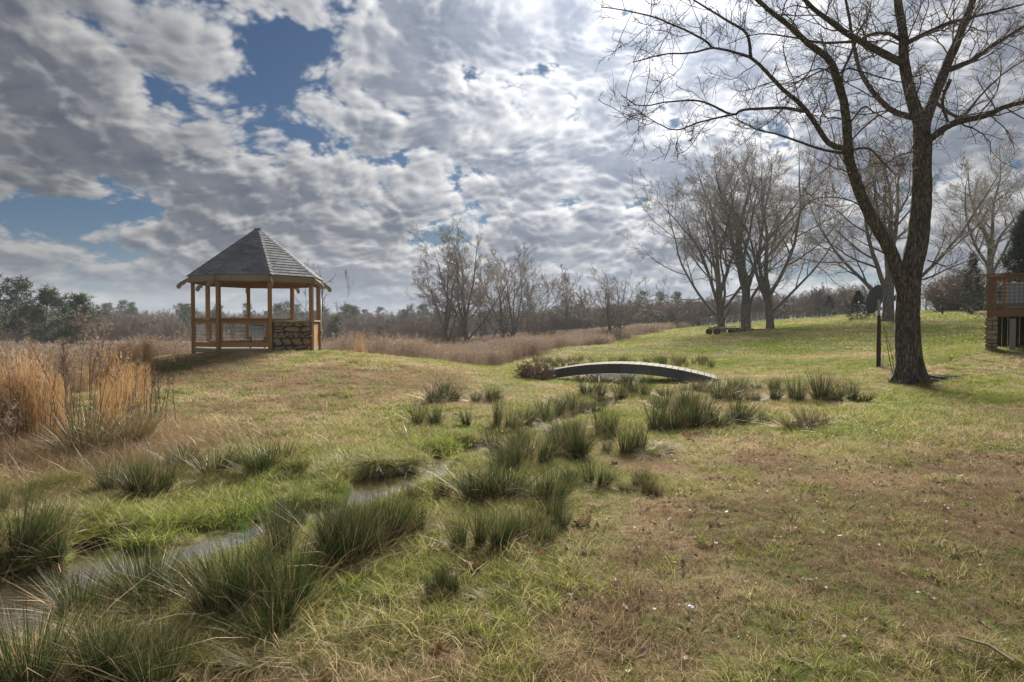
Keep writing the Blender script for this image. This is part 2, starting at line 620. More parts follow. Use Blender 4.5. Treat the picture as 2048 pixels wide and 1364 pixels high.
# ------------------------------------------------------------------ bark, twig, foliage materials
def m_bark(n, dark=(.055, .046, .037), lite=(.23, .20, .165), lichen=(.20, .21, .16), lich=.35, sc=1.0):
    p = objco(n)
    st = n.vm('MULTIPLY', p, (1, 1, .22)).outputs[0]
    f = n.noise(st, 22 * sc, 5, .65, dist=.6)
    r = n.node('ShaderNodeTexVoronoi', {'Vector': n.vm('ADD', st, n.vm('SCALE', n.noise(p, 9 * sc, 3, color=True), scale=.05).outputs[0]).outputs[0], 'Scale': 17.0 * sc}, feature='DISTANCE_TO_EDGE').outputs['Distance']
    ridge = n.ramp(r, .0, .22)
    c = n.mix(n.m('MULTIPLY', ridge, n.ramp(f, .25, .75)), dark, lite)
    li = n.noise(p, 5 * sc, 5, .7)
    c = n.mix(n.m('MULTIPLY', n.ramp(li, .52, .68), lich), c, lichen)
    return principled(n, c, .92, bump=n.m('ADD', n.m('MULTIPLY', ridge, 1.0), f), bstr=.9, bdist=.03, spec=.2)


def m_twig(col):
    def f(n):
        p = objco(n)
        c = n.mix(n.noise(p, 1.3, 3), [v * .7 for v in col], [v * 1.3 for v in col])
        return principled(n, c, .85, spec=.2)
    return f


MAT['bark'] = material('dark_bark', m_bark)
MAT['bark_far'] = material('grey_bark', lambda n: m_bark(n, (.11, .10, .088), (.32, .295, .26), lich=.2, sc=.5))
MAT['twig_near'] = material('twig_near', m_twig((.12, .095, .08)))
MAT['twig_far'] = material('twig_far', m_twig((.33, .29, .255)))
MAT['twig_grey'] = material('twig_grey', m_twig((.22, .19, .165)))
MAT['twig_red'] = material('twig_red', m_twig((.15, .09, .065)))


def m_needles(c0, c1):
    def f(n):
        b = n.node('ShaderNodeAttribute', attribute_name='b').outputs['Fac']
        oi = n.node('ShaderNodeObjectInfo').outputs['Random']
        c = n.mix(b, c0, c1)
        c = n.mix(n.m('MULTIPLY', oi, .35), c, (c0[0] * .8, c0[1] * .7, c0[2]))
        return leafy(n, c, .2, .6)
    return f


MAT['pine'] = material('pine_needles', m_needles((.026, .046, .016), (.075, .105, .036)))
MAT['cedar'] = material('cedar_foliage', m_needles((.018, .030, .016), (.050, .066, .032)))
MAT['briar'] = material('briar_leaf', m_needles((.075, .045, .030), (.16, .11, .075)))
MAT['thicket'] = material('thicket_leaf', m_needles((.050, .045, .030), (.12, .10, .065)))


def unit(v):
    return v / (np.linalg.norm(v, axis=-1, keepdims=True) + 1e-9)


def catmull(pts, per=6):
    pts = np.asarray(pts, dtype=float)
    P = np.vstack([2 * pts[0] - pts[1], pts, 2 * pts[-1] - pts[-2]])
    out = []
    for i in range(1, len(P) - 2):
        for t in np.linspace(0, 1, per, endpoint=False):
            a, b, c, d = P[i - 1], P[i], P[i + 1], P[i + 2]
            out.append(.5 * (2 * b + (c - a) * t + (2 * a - 5 * b + 4 * c - d) * t * t + (3 * b - a - 3 * c + d) * t ** 3))
    out.append(pts[-1])
    return np.array(out)


def shoots(g, p0, d0, L, k, wig, up, droop=0.0):
    """N branches: start points, directions, lengths -> (N,k,3)"""
    N = len(p0)
    P = np.empty((N, k, 3))
    P[:, 0] = p0
    d = unit(d0)
    for i in range(1, k):
        d = d + g.normal(0, wig, (N, 3)) + np.array([0, 0, up - droop * i / k])
        d = unit(d)
        P[:, i] = P[:, i - 1] + d * (L / (k - 1))[:, None]
    return P


def kids(g, P, Rr, L, n, tmin, ang, angsd, lf, rf, taper=.55, lensd=.25, tmax=.98):
    """n children on each branch: returns p0, dir, length, radius"""
    N, k, _ = P.shape
    t = (np.arange(n)[None] + g.random((N, n))) / n * (tmax - tmin) + tmin
    f = t * (k - 1)
    i = np.minimum(f.astype(int), k - 2)
    fr = (f - i)[..., None]
    ar = np.arange(N)[:, None]
    p = P[ar, i] * (1 - fr) + P[ar, i + 1] * fr
    tan = unit(P[ar, i + 1] - P[ar, i])
    ref = unit(g.normal(0, 1, (N, n, 3)))
    perp = unit(np.cross(tan, ref))
    a = np.radians(g.normal(ang, angsd, (N, n)))[..., None]
    d = tan * np.cos(a) + perp * np.sin(a)
    ln = L[:, None] * lf * (1 - taper * t) * np.clip(g.normal(1, lensd, (N, n)), .35, 1.8)
    r = (Rr[ar, i] * (1 - fr[..., 0]) + Rr[ar, i + 1] * fr[..., 0]) * rf
    return p.reshape(-1, 3), d.reshape(-1, 3), ln.ravel(), r.ravel()


def taper_r(r0, k, end=.3):
    return r0[:, None] * np.linspace(1, end, k)[None]


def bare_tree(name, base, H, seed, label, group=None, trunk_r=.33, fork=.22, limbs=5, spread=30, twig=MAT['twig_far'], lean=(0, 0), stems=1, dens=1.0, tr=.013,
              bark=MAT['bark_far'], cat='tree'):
    """trunk that divides into rising leaders; leaders carry limbs, limbs branches, branches twigs"""
    g = np.random.default_rng(seed)
    root = empty(name, base, 0, label, cat, group)
    wood, fine = [], []
    for s in range(stems):
        a0 = 2 * math.pi * (s / max(stems, 1)) + g.random()
        multi = stems > 1
        off = np.array([math.cos(a0), math.sin(a0), 0]) * (.25 if multi else 0)
        d0 = np.array([[lean[0] + (math.cos(a0) * .30 if multi else 0), lean[1] + (math.sin(a0) * .30 if multi else 0), 1.0]])
        Hs = H * (g.uniform(.75, 1) if multi else 1)
        tl = Hs * (fork + .12)
        rb = trunk_r * (.5 if multi else 1)
        P0 = shoots(g, off[None] + np.array([[0, 0, -.35]]), d0, np.array([tl + .35]), 9, .035, .02)
        rr = rb * np.linspace(1.0, .78, 9)
        rr[0] *= 1.5
        rr[1] *= 1.12
        R0 = rr[None]
        wood.append(tubes(P0, R0, 9))
        # leaders: fan out from the top of the trunk
        nl = limbs if not multi else 3
        th = np.radians(np.linspace(6, spread + 16, nl) + g.normal(0, 3, nl))
        az_ = np.arange(nl) * 2.4 + g.random() * 6
        tan = unit(P0[0, -1] - P0[0, -2])
        d = np.stack([np.cos(az_) * np.sin(th), np.sin(az_) * np.sin(th), np.cos(th)], 1) + tan * .25
        ti = np.clip(8 - np.arange(nl) * .8 - g.random(nl), 3, 8)
        ii = ti.astype(int)
        p = P0[0, ii]
        ln = (Hs - p[:, 2]) / np.maximum(np.cos(th * .72), .35) * np.linspace(1.0, .80, nl) * g.uniform(.93, 1.05, nl)
        r = rb * np.linspace(.62, .40, nl)
        PL = shoots(g, p, d, ln, 14, .075, .028)
        RL = r[:, None] * ((1 - np.linspace(0, 1, 14)) ** .9 * .92 + .05)[None]
        wood.append(tubes(PL, RL, 7))
        # limbs
        p, d, l1, r = kids(g, PL, RL, ln, int(9 * dens) if not multi else int(7 * dens), .16, 46, 10, .46, .55, taper=.55, lensd=.22, tmax=.95)
        P1 = shoots(g, p, d, l1, 9, .10, .055)
        R1 = np.maximum(taper_r(r, 9, .2), tr * .7)
        wood.append(tubes(P1, R1, 5))
        p, d, l2, r = kids(g, P1, R1, l1, int(7 * dens), .18, 42, 12, .46, .6, taper=.45)
        P2 = shoots(g, p, d, l2, 6, .13, .06)
        R2 = np.maximum(taper_r(r, 6, .3), tr * .6)
        fine.append(tubes(P2, R2, 4))
        p, d, l3, r = kids(g, P2, R2, l2, int(6 * dens), .2, 42, 14, .52, .7, taper=.35)
        P3 = shoots(g, p, d, l3, 4, .14, .06)
        fine.append(tubes(P3, np.full(P3.shape[:2], tr * .5), 3))
        if dens > .5:
            p, d, l4, r = kids(g, P3, np.full(P3.shape[:2], tr), l3, int(5 * dens), .25, 40, 14, .62, .7, taper=.3)
            P4 = shoots(g, p, d, l4, 3, .12, .05)
            fine.append(tubes(P4, np.full(P4.shape[:2], tr * .34), 3))
        p, d, l5, r = kids(g, PL, RL, np.full(len(PL), Hs * .10), 12, .1, 52, 15, 1.0, .3)
        P5 = shoots(g, p, d, l5, 5, .16, .06)
        fine.append(tubes(P5, np.full(P5.shape[:2], tr * .5), 3))
    v, f = merge(wood)
    obj('trunk', mesh_arrays('trunk', v, f, smooth=True), bark, root)
    v, f = merge(fine)
    obj('crown', mesh_arrays('crown', v, f), twig, root)
    return root


def blades(g, base, dirs, L, W, k=3, bend=.5, face=None, curl=0.0):
    """flat tapering ribbons. base (N,3), dirs (N,3) unit, L,W (N,). returns verts, faces, attr t, attr b"""
    N = len(base)
    side = unit(np.cross(dirs, unit(g.normal(0, 1, (N, 3)))))
    hor = unit(np.stack([dirs[:, 0], dirs[:, 1], np.zeros(N)], 1) + g.normal(0, .15, (N, 3)) * np.array([1, 1, 0]))
    t = np.linspace(0, 1, k)
    bend = np.broadcast_to(bend, (N,))
    P = base[:, None] + dirs[:, None] * (L[:, None] * t)[..., None] + (hor * bend[:, None])[:, None] * (L[:, None] * t ** 2)[..., None] - np.array([0, 0, 1.0]) * (L[:, None] * bend[:, None] * .45 * t ** 2.2)[..., None]
    w = W[:, None] * (1 - t ** 1.5 * .92)
    A = P - side[:, None] * w[..., None] * .5
    B = P + side[:, None] * w[..., None] * .5
    V = np.stack([A, B], 2).reshape(-1, 3)
    idx = np.arange(N * k * 2).reshape(N, k, 2)
    q = np.stack([idx[:, :-1, 0], idx[:, :-1, 1], idx[:, 1:, 1], idx[:, 1:, 0]], -1).reshape(-1, 4)
    ta = np.repeat(np.tile(t, N), 2)
    ba = np.repeat(g.random(N), k * 2)
    return V, q, ta, ba


def tufts_at(g, C, n, size, W, spread=1.0, upb=.2):
    """n short needle ribbons around each centre C"""
    N = len(C)
    d = unit(g.normal(0, 1, (N, n, 3)) + np.array([0, 0, upb]))
    b = np.repeat(C, n, 0) + d.reshape(-1, 3) * size * .15 * spread
    L = size * g.uniform(.6, 1.2, N * n)
    return blades(g, b, d.reshape(-1, 3), L, np.full(N * n, W), k=2, bend=.1)


def conifer_mesh(seed, H, rad, shape='pine', n=420, bottom=.35):
    """returns trunk mesh arrays and foliage arrays"""
    g = np.random.default_rng(seed)
    P0 = shoots(g, np.array([[0, 0, -.3]]), np.array([[g.normal(0, .03), g.normal(0, .03), 1.0]]), np.array([H * .97 + .3]), 10, .02, .05)
    rr = (H * .022) * np.linspace(1, .12, 10)[None]
    wood = [tubes(P0, rr, 7)]
    if shape == 'pine':
        nb = 26
        p, d, ln, r = kids(g, P0, rr, np.array([rad]), nb, bottom, 68, 14, 1.0, .45, taper=.0, lensd=.3)
        tpos = (p[:, 2] / H - bottom) / (1 - bottom)
        ln = rad * np.clip(np.sin(np.clip(tpos, 0, 1) * 2.6 + .45), .25, 1) * g.uniform(.6, 1.15, len(ln))
        P1 = shoots(g, p, d, ln, 5, .14, .10)
        wood.append(tubes(P1, taper_r(np.minimum(r, .09), 5, .3), 4))
        C = P1[:, 2:].reshape(-1, 3)
        C = np.repeat(C, max(1, n // len(C)), 0)
        C = C + g.normal(0, 1, C.shape) * np.array([.13, .13, .085]) * rad
        fol = tufts_at(g, C, 9, rad * .19, rad * .036, upb=.5)
    else:
        m = n
        h = g.random(m) ** .8 * .97 + .02
        rmax = rad * np.clip((1 - h) ** .75 * (0.35 + .65 * np.minimum(1, h / .12)), .03, 1)
        lob = 1 + .22 * np.sin(g.uniform(0, 6.28, 1) + h * 23)
        a = g.uniform(0, 2 * math.pi, m)
        q = rmax * lob * (1 + .18 * np.sin(a * 3 + h * 9)) * g.uniform(.5, 1.05, m) ** .6
        C = np.stack([np.cos(a) * q, np.sin(a) * q, h * H], 1)
        fol = tufts_at(g, C, 8, H * .075, H * .013, upb=.9)
    v, f = merge(wood)
    return (v, f), fol


def conifer(name, base, H, rad, seed, label, group=None, shape='pine', mat=None, n=420, bottom=.35, bark=None):
    root = empty(name, base, 0, label, 'tree', group)
    (v, f), (fv, fq, ft, fb) = conifer_mesh(seed, H, rad, shape, n, bottom)
    obj('trunk', mesh_arrays('trunk', v, f, smooth=True), bark or MAT['bark_far'], root)
    obj('crown', mesh_arrays('crown', fv, fq, {'b': fb}), mat or MAT['pine' if shape == 'pine' else 'cedar'], root)
    return root


def bush(name, base, w, h, seed, label, mat, group=None, n=900, depth=None, twigs=140, leaf=.16, lw=.03, cat='bush'):
    g = np.random.default_rng(seed)
    root = empty(name, base, 0, label, cat, group)
    dp = depth or w
    a = g.uniform(0, 2 * math.pi, twigs)
    p0 = np.stack([np.cos(a) * w * .22, np.sin(a) * dp * .22, np.full(twigs, -.1)], 1) * g.uniform(.1, 1, (twigs, 1))
    d0 = np.stack([np.cos(a) * .75 * w / h, np.sin(a) * .75 * dp / h, np.full(twigs, 1.2)], 1) + g.normal(0, .3, (twigs, 3))
    ln = h * g.uniform(.75, 1.15, twigs)
    P1 = shoots(g, p0, d0, ln, 7, .14, .02)
    R1 = taper_r(np.full(twigs, h * .009), 7, .3)
    p, d, l2, r = kids(g, P1, R1, ln, 5, .25, 42, 14, .4, .6)
    P2 = shoots(g, p, d, l2, 4, .18, .05)
    v, f = merge([tubes(P1, R1, 4), tubes(P2, np.full(P2.shape[:2], h * .0032), 3)])
    obj('stems', mesh_arrays('stems', v, f), MAT['twig_red'] if mat in (MAT['briar'],) else MAT['twig_grey'], root)
    C = np.concatenate([P2[:, 2:].reshape(-1, 3), P1[:, 4:].reshape(-1, 3)])
    C = C[g.integers(0, len(C), n)] + g.normal(0, h * .035, (n, 3))
    C[:, 2] = np.maximum(C[:, 2], .02)
    fv, fq, ft, fb = tufts_at(g, C, 5, leaf * h, lw * h, upb=.4)
    obj('foliage', mesh_arrays('foliage', fv, fq, {'b': fb}), mat, root)
    return root


# ------------------------------------------------------------------ the big tree by the deck
TD = 16.7


def big_tree():
    g = np.random.default_rng(41)
    b = ground_hit(1818, 762)
    root = empty('shade_tree', b, 0, 'large dark leafless tree with a forked trunk beside the dish pole', 'tree')

    def path(pts, depth, per=5):
        """pts in photo pixels with a depth offset profile"""
        n = len(pts)
        dd = np.linspace(depth[0], depth[1], n) if len(depth) == 2 else np.interp(np.linspace(0, 1, n), np.linspace(0, 1, len(depth)), depth)
        w = np.array([tuple(at(x, y, TD + o)) for (x, y), o in zip(pts, dd)])
        return catmull(w, per) - np.array(tuple(b))

    def px(r):
        return r * TD / F

    def limb(name, pts, depth, r0, r1, sides=8, rough=.06, parent=root, power=1.0, flare=False):
        P = path(pts, depth)
        k = len(P)
        t = np.linspace(0, 1, k)
        rr = px(r0) + (px(r1) - px(r0)) * t ** power
        if flare:
            z = np.maximum(P[:, 2], 0)
            rr = rr * (1 + .38 * np.exp(-z / .25))
        P = P + np.cumsum(g.normal(0, 1, P.shape), 0) * .004
        v, q = tubes(P[None], rr[None], sides)
        v = v.reshape(k, sides, 3)
        a = np.arange(sides) * 2 * math.pi / sides
        wob = 1 + rough * (np.sin(a[None] * 3 + t[:, None] * 5 + g.random() * 6) + .6 * np.sin(a[None] * 7 + t[:, None] * 11)) + g.normal(0, rough * .5, (k, sides))
        if flare:
            z = np.maximum(P[:, 2], 0)[:, None]
            wob = wob + .35 * np.exp(-z / .2) * (np.cos(a[None] * 5 + 1.0) + .5 * np.cos(a[None] * 3))
        v = P[:, None] + (v - P[:, None]) * wob[..., None]
        obj(name, mesh_arrays(name, v.reshape(-1, 3), q, smooth=True), MAT['bark'], parent)
        return P, rr

    L = []
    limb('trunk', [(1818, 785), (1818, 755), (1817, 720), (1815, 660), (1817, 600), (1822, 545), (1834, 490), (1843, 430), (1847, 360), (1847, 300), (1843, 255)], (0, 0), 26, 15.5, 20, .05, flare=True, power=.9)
    L.append(limb('limb', [(1812, 590), (1798, 548), (1777, 492), (1740, 428), (1714, 366), (1698, 312), (1692, 248), (1684, 195), (1668, 141), (1647, 108), (1614, 83), (1572, 46), (1523, 8), (1480, -40), (1440, -110)], (0, -.4, -1.0, -1.8, -2.6), 16.5, 2.5, 12, power=.62))
    L.append(limb('limb', [(1845, 275), (1838, 240), (1823, 199), (1809, 132), (1808, 75), (1797, 0), (1788, -90), (1770, -190), (1760, -290)], (0, .3, .6), 15, 4, 12, power=.8))
    L.append(limb('limb', [(1846, 265), (1850, 240), (1868, 192), (1895, 124), (1920, 66), (1945, 0), (1965, -80), (1990, -170), (2000, -250)], (0, .5, 1.2), 12, 3.5, 10))
    L.append(limb('limb', [(1850, 288), (1864, 276), (1903, 248), (1966, 232), (2007, 215), (2060, 200), (2120, 170), (2170, 120)], (0, -.8, -1.6), 8, 2, 8))
    L.append(limb('limb', [(1890, 140), (1905, 136), (1945, 120), (1986, 91), (2048, 54), (2110, 10)], (.4, 1.2), 7, 2, 8))
    L.append(limb('limb', [(1812, 86), (1821, 81), (1862, 62), (1900, 45), (1966, 29), (2048, 8)], (.3, -.8), 6, 1.5, 8))
    L.append(limb('limb', [(1810, 130), (1800, 124), (1750, 99), (1705, 74), (1659, 41), (1614, 4), (1570, -50), (1540, -100)], (.3, -.6, -1.4), 8.5, 2, 8))
    L.append(limb('limb', [(1826, 234), (1812, 230), (1779, 215), (1746, 182), (1721, 145), (1709, 91), (1701, 41), (1690, -10), (1660, -60)], (.2, 1.0, 1.6), 7, 1.8, 8))
    L.append(limb('limb', [(1696, 308), (1688, 298), (1655, 286), (1626, 244), (1601, 211), (1564, 178), (1531, 141), (1502, 116), (1465, 104), (1423, 95), (1378, 104), (1324, 108), (1262, 124)], (-1.0, -1.9, -2.8), 6.5, .9, 8, power=.7))
    # lesser branches
    S = []
    for pts, dep, r0, r1 in [
        ([(1502, 116), (1494, 66), (1448, 37), (1390, 2), (1350, -30)], (-2, -2.6), 3, 1),
        ([(1423, 95), (1407, 79), (1357, 54), (1283, 29), (1200, 16)], (-2.2, -3), 2.4, .8),
        ([(1610, 223), (1564, 215), (1490, 219), (1465, 228), (1407, 203), (1345, 203), (1283, 211), (1245, 190)], (-1.6, -2.6), 3.2, .7),
        ([(1690, 306), (1639, 296), (1589, 277), (1552, 265), (1519, 257), (1486, 240), (1457, 224)], (-1.1, -.2), 3, .8),
        ([(1465, 228), (1448, 232), (1399, 244), (1353, 261), (1316, 248), (1274, 224)], (-2.2, -3.1), 2, .6),
        ([(1697, 300), (1738, 298), (1771, 331), (1792, 352)], (-1, -1.8), 2.4, 1),
        ([(1712, 80), (1690, 128), (1670, 150), (1635, 137), (1570, 165)], (.6, -.6), 3.2, .9),
        ([(1708, 84), (1639, 87), (1590, 77), (1514, 70), (1450, 90)], (.5, 1.6), 3, .8),
        ([(1900, 160), (1885, 200), (1895, 240), (1899, 258)], (.4, .2), 4, 2.5),
        ([(1866, 200), (1900, 228), (1925, 232), (1960, 190), (2000, 150), (2048, 120)], (.5, 1.5), 4, 1.2),
        ([(1800, 80), (1778, 66), (1745, 66), (1715, 82)], (.4, -.4), 4.5, 2.5),
        ([(1684, 195), (1690, 140), (1735, 145), (1790, 160), (1840, 165)], (-1.2, -2.0), 2.2, .8),
        ([(1845, 300), (1800, 310), (1770, 330)], (0, -.6), 2, .8),
        ([(1693, 255), (1725, 215), (1745, 225), (1790, 250)], (-1.2, -.4), 2.2, .8),
        ([(1740, 426), (1700, 400), (1640, 395), (1600, 420)], (-.8, -1.5), 1.6, .6),
        ([(1855, 520), (1890, 530), (1915, 522)], (0, .4), 1.6, .7)]:
        S.append(limb('branch', pts, dep, r0, r1, 5, .03))
    fine = []
    for (P, rr), n1, ln1 in [(x, 16, 1.5) for x in L] + [(x, 9, 1.05) for x in S]:
        big = P.shape[0]
        Ln = np.array([ln1])
        p, d, ln, r = kids(g, P[None], rr[None], Ln, n1, .22, 55, 16, 1.0, .3, taper=.25, lensd=.4)
        P2 = shoots(g, p, d, ln, 9, .19, .035)
        R2 = np.maximum(taper_r(np.minimum(r, .022), 9, .4), .0065)
        fine.append(tubes(P2, R2, 4))
        p, d, ln, r = kids(g, P2, R2, ln, 6, .18, 48, 15, .52, .7, taper=.4, lensd=.35)
        P3 = shoots(g, p, d, ln, 6, .2, .05)
        fine.append(tubes(P3, np.maximum(taper_r(r, 6, .5), .0045), 3))
        p, d, ln, r = kids(g, P3, taper_r(r, 6, .5), ln, 4, .2, 48, 16, .55, .7, taper=.3)
        P4 = shoots(g, p, d, ln, 4, .2, .06)
        fine.append(tubes(P4, np.full(P4.shape[:2], .0036), 3))
    v, f = merge(fine)
    obj('twigs', mesh_arrays('twigs', v, f), MAT['twig_near'], root)
    # roots spreading to the right over the turf
    for (ax, ay, r0) in [(1.15, -.30, .15), (.95, .35, .12), (-.55, -.35, .11), (.35, -.6, .13), (1.55, .02, .11), (.8, -.55, .10)]:
        pts = []
        for t in np.linspace(0, 1, 8):
            x, y = ax * t + .05 * math.sin(7 * t), ay * t + .06 * math.sin(5 * t + 1)
            pts.append((x, y, gz(b.x + x, b.y + y) - b.z + .085 - .12 * t))
        Build().tube(pts, [r0 * (1 - .7 * t) for t in np.linspace(0, 1, 8)], 7).done('root', MAT['bark'], root, smooth=True)
    return root


big_tree()

# suckers at the trunk foot
for (px0, px1, py1, lab) in [(1787, 1765, 648, 'thin bare sucker leaning left at the big trunk foot'), (1790, 1777, 662, 'upright bare sucker hugging the big trunk foot')]:
    g = np.random.default_rng(px1)
    b0 = ground_hit(px0, 757)
    tip = at(px1, py1, b0.y)
    dv = np.array(tuple(tip - b0))
    P = shoots(g, np.zeros((1, 3)), dv[None], np.array([np.linalg.norm(dv)]), 9, .03, 0)
    rr = np.linspace(.013, .004, 9)[None]
    p, d, ln, r = kids(g, P, rr, np.array([.5]), 7, .3, 40, 10, 1, .5)
    P2 = shoots(g, p, d, ln, 4, .12, .05)
    r_ = empty('sapling', b0, 0, lab, 'sapling')
    v, f = merge([tubes(P, rr, 5)])
    obj('stem', mesh_arrays('stem', v, f), MAT['twig_red'], r_)
    v, f = merge([tubes(P2, np.full(P2.shape[:2], .004), 3)])
    obj('twigs', mesh_arrays('twigs', v, f), MAT['twig_red'], r_)


def foot(px, py, d):
    p = at(px, py, d)
    return Vector((p.x, d, gz(p.x, d)))


G3 = 'bare trees standing on the lawn'
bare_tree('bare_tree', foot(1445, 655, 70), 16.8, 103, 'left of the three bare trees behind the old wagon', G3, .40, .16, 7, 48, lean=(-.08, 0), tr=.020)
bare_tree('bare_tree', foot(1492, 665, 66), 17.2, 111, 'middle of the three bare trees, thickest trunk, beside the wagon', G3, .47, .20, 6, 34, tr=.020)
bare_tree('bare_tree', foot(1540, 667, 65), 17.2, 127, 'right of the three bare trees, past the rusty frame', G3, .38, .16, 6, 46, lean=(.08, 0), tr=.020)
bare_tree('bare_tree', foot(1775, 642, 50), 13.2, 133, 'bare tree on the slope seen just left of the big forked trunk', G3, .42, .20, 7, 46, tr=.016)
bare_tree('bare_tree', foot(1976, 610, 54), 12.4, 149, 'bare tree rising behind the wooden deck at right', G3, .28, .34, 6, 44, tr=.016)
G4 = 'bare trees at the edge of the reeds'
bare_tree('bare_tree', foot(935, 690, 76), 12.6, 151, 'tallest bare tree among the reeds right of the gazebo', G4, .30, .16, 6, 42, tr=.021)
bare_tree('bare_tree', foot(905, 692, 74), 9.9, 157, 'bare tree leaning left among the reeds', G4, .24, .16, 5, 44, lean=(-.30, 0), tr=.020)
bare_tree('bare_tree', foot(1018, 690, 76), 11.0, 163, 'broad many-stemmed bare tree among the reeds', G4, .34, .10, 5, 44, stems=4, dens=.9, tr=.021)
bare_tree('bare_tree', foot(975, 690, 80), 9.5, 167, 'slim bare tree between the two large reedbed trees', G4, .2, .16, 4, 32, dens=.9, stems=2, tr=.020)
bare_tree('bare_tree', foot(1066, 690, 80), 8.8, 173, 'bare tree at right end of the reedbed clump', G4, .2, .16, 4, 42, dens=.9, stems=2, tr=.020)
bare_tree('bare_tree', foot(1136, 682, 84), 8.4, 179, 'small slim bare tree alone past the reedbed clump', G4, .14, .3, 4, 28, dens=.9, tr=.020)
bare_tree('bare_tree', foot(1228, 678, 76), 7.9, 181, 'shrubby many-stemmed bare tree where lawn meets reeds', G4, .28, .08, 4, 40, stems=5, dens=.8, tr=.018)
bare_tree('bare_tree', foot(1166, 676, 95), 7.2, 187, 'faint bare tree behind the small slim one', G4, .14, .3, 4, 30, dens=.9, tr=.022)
bare_tree('bare_tree', foot(205, 690, 48), 4.3, 191, 'thin dead treetop beside the pine at left', None, .06, .4, 4, 25, dens=.5, tr=.012)
bare_tree('sapling', foot(640, 705, 24.5), 3.35, 193, 'leafless sapling standing behind the right side of the gazebo', None, .03, .3, 4, 30, dens=.44, tr=.010, cat='sapling', bark=MAT['twig_near'], twig=MAT['twig_near'])

GP = 'pines at the left edge'
conifer('pine_tree', foot(35, 690, 74), 8.3, 2.8, 201, 'tall open pine at the far left edge', GP, n=300, bottom=.3)
conifer('pine_tree', foot(88, 690, 78), 7.0, 3.0, 202, 'round dense pine next to the far left pine', GP, n=520, bottom=.08)
conifer('pine_tree', foot(-40, 690, 80), 7.2, 3.4, 203, 'pine half cut off by the left frame edge', GP, n=460, bottom=.08)
conifer('pine_tree', foot(152, 690, 62), 5.8, 1.9, 204, 'lone paler pine behind the tall weeds', GP, n=420, bottom=.1)
GC = 'cedars on the slope'
conifer('cedar_tree', foot(1716, 628, 62), 2.7, 1.25, 211, 'dark round cedar left of the satellite dish', GC, 'cedar', n=520)
conifer('cedar_tree', foot(1738, 626, 66), 1.9, 1.0, 212, 'low cedar tucked behind the satellite dish', GC, 'cedar', n=360)
conifer('cedar_tree', foot(1658, 634, 88), 2.9, 1.1, 213, 'small pointed cedar on the skyline left of the dish', GC, 'cedar', n=360)
conifer('cedar_tree', foot(1636, 636, 90), 1.6, .9, 214, 'low cedar bush on the skyline', GC, 'cedar', n=300)
conifer('cedar_tree', foot(2052, 610, 40), 6.2, 1.7, 215, 'dark cedar at the right frame edge above the deck', GC, 'cedar', n=900)
conifer('cedar_tree', foot(1944, 615, 50), 4.4, .9, 216, 'thin cedar tip above the deck rail', GC, 'cedar', n=260)

bush('thicket', foot(1885, 622, 66), 3.2, 2.9, 221, 'brown leafless thicket at the hill top, left part', MAT['thicket'], 'thicket on the hill', n=1500, leaf=.07, lw=.012)
bush('thicket', foot(1922, 620, 62), 3.4, 3.5, 222, 'tall reddish thicket at the hill top, middle part', MAT['briar'], 'thicket on the hill', n=1500, leaf=.06, lw=.011)
bush('thicket', foot(1958, 618, 58), 3.4, 3.4, 223, 'dark thicket touching the deck corner', MAT['thicket'], 'thicket on the hill', n=1600, leaf=.07, lw=.012)
bush('thicket', foot(1088, 690, 66), 2.2, 2.3, 226, 'reddish bare thicket at the right foot of the reedbed trees', MAT['briar'], 'bare thickets in the reeds', n=500, leaf=.05, lw=.008)
bush('thicket', foot(888, 695, 62), 2.6, 2.5, 227, 'reddish bare thicket below the left-leaning reedbed tree', MAT['briar'], 'bare thickets in the reeds', n=500, leaf=.05, lw=.008)
bush('bramble', ground_hit(1072, 758), .9, .55, 224, 'tangled brown bramble at the left end of the footbridge', MAT['briar'], None, n=700, twigs=110, leaf=.10, lw=.03)
bush('bramble', ground_hit(1180, 765), 2.1, .32, 225, 'low brown bramble under the footbridge arch', MAT['briar'], None, n=700, twigs=110, leaf=.16, lw=.05, depth=.8)


# ------------------------------------------------------------------ built things: materials
def m_wood(c0, c1, sc=1.0, rough=.8):
    def f(n):
        p = objco(n)
        gr = n.noise(n.vm('MULTIPLY', p, (9, 9, 1.2)).outputs[0], 4 * sc, 5, .6, dist=1.2)
        bl = n.noise(p, 2.2, 4, .6)
        oi = n.node('ShaderNodeObjectInfo').outputs['Random']
        c = n.mix(n.m('ADD', n.m('MULTIPLY', gr, .7), n.m('MULTIPLY', n.m('SUBTRACT', bl, .3), .6)), c0, c1)
        c = n.mix(n.m('MULTIPLY', oi, .25), c, [v * .7 for v in c0])
        return principled(n, c, rough, bump=gr, bstr=.35, bdist=.006, spec=.06)
    return f


def m_plain(col, rough=.6, metal=0.0, var=.25, sc=6.0):
    def f(n):
        p = objco(n)
        c = n.mix(n.noise(p, sc, 5, .65), [v * (1 - var) for v in col], [v * (1 + var) for v in col])
        return principled(n, c, rough, metal=metal, bump=n.noise(p, sc * 7, 3), bstr=.12, bdist=.004)
    return f


def m_stone(n):
    p = objco(n)
    oi = n.node('ShaderNodeObjectInfo').outputs['Random']
    f = n.noise(p, 14, 6, .7)
    c = n.mix(f, (.14, .115, .085), (.38, .32, .235))
    c = n.mix(n.ramp(oi, .1, .9), c, n.mix(f, (.16, .105, .055), (.36, .26, .15)))
    c = n.mix(n.m('MULTIPLY', n.ramp(n.noise(p, 5, 5, .7), .55, .7), .7), c, (.05, .048, .042))
    return principled(n, c, .9, bump=f, bstr=.8, bdist=.02, spec=.25)


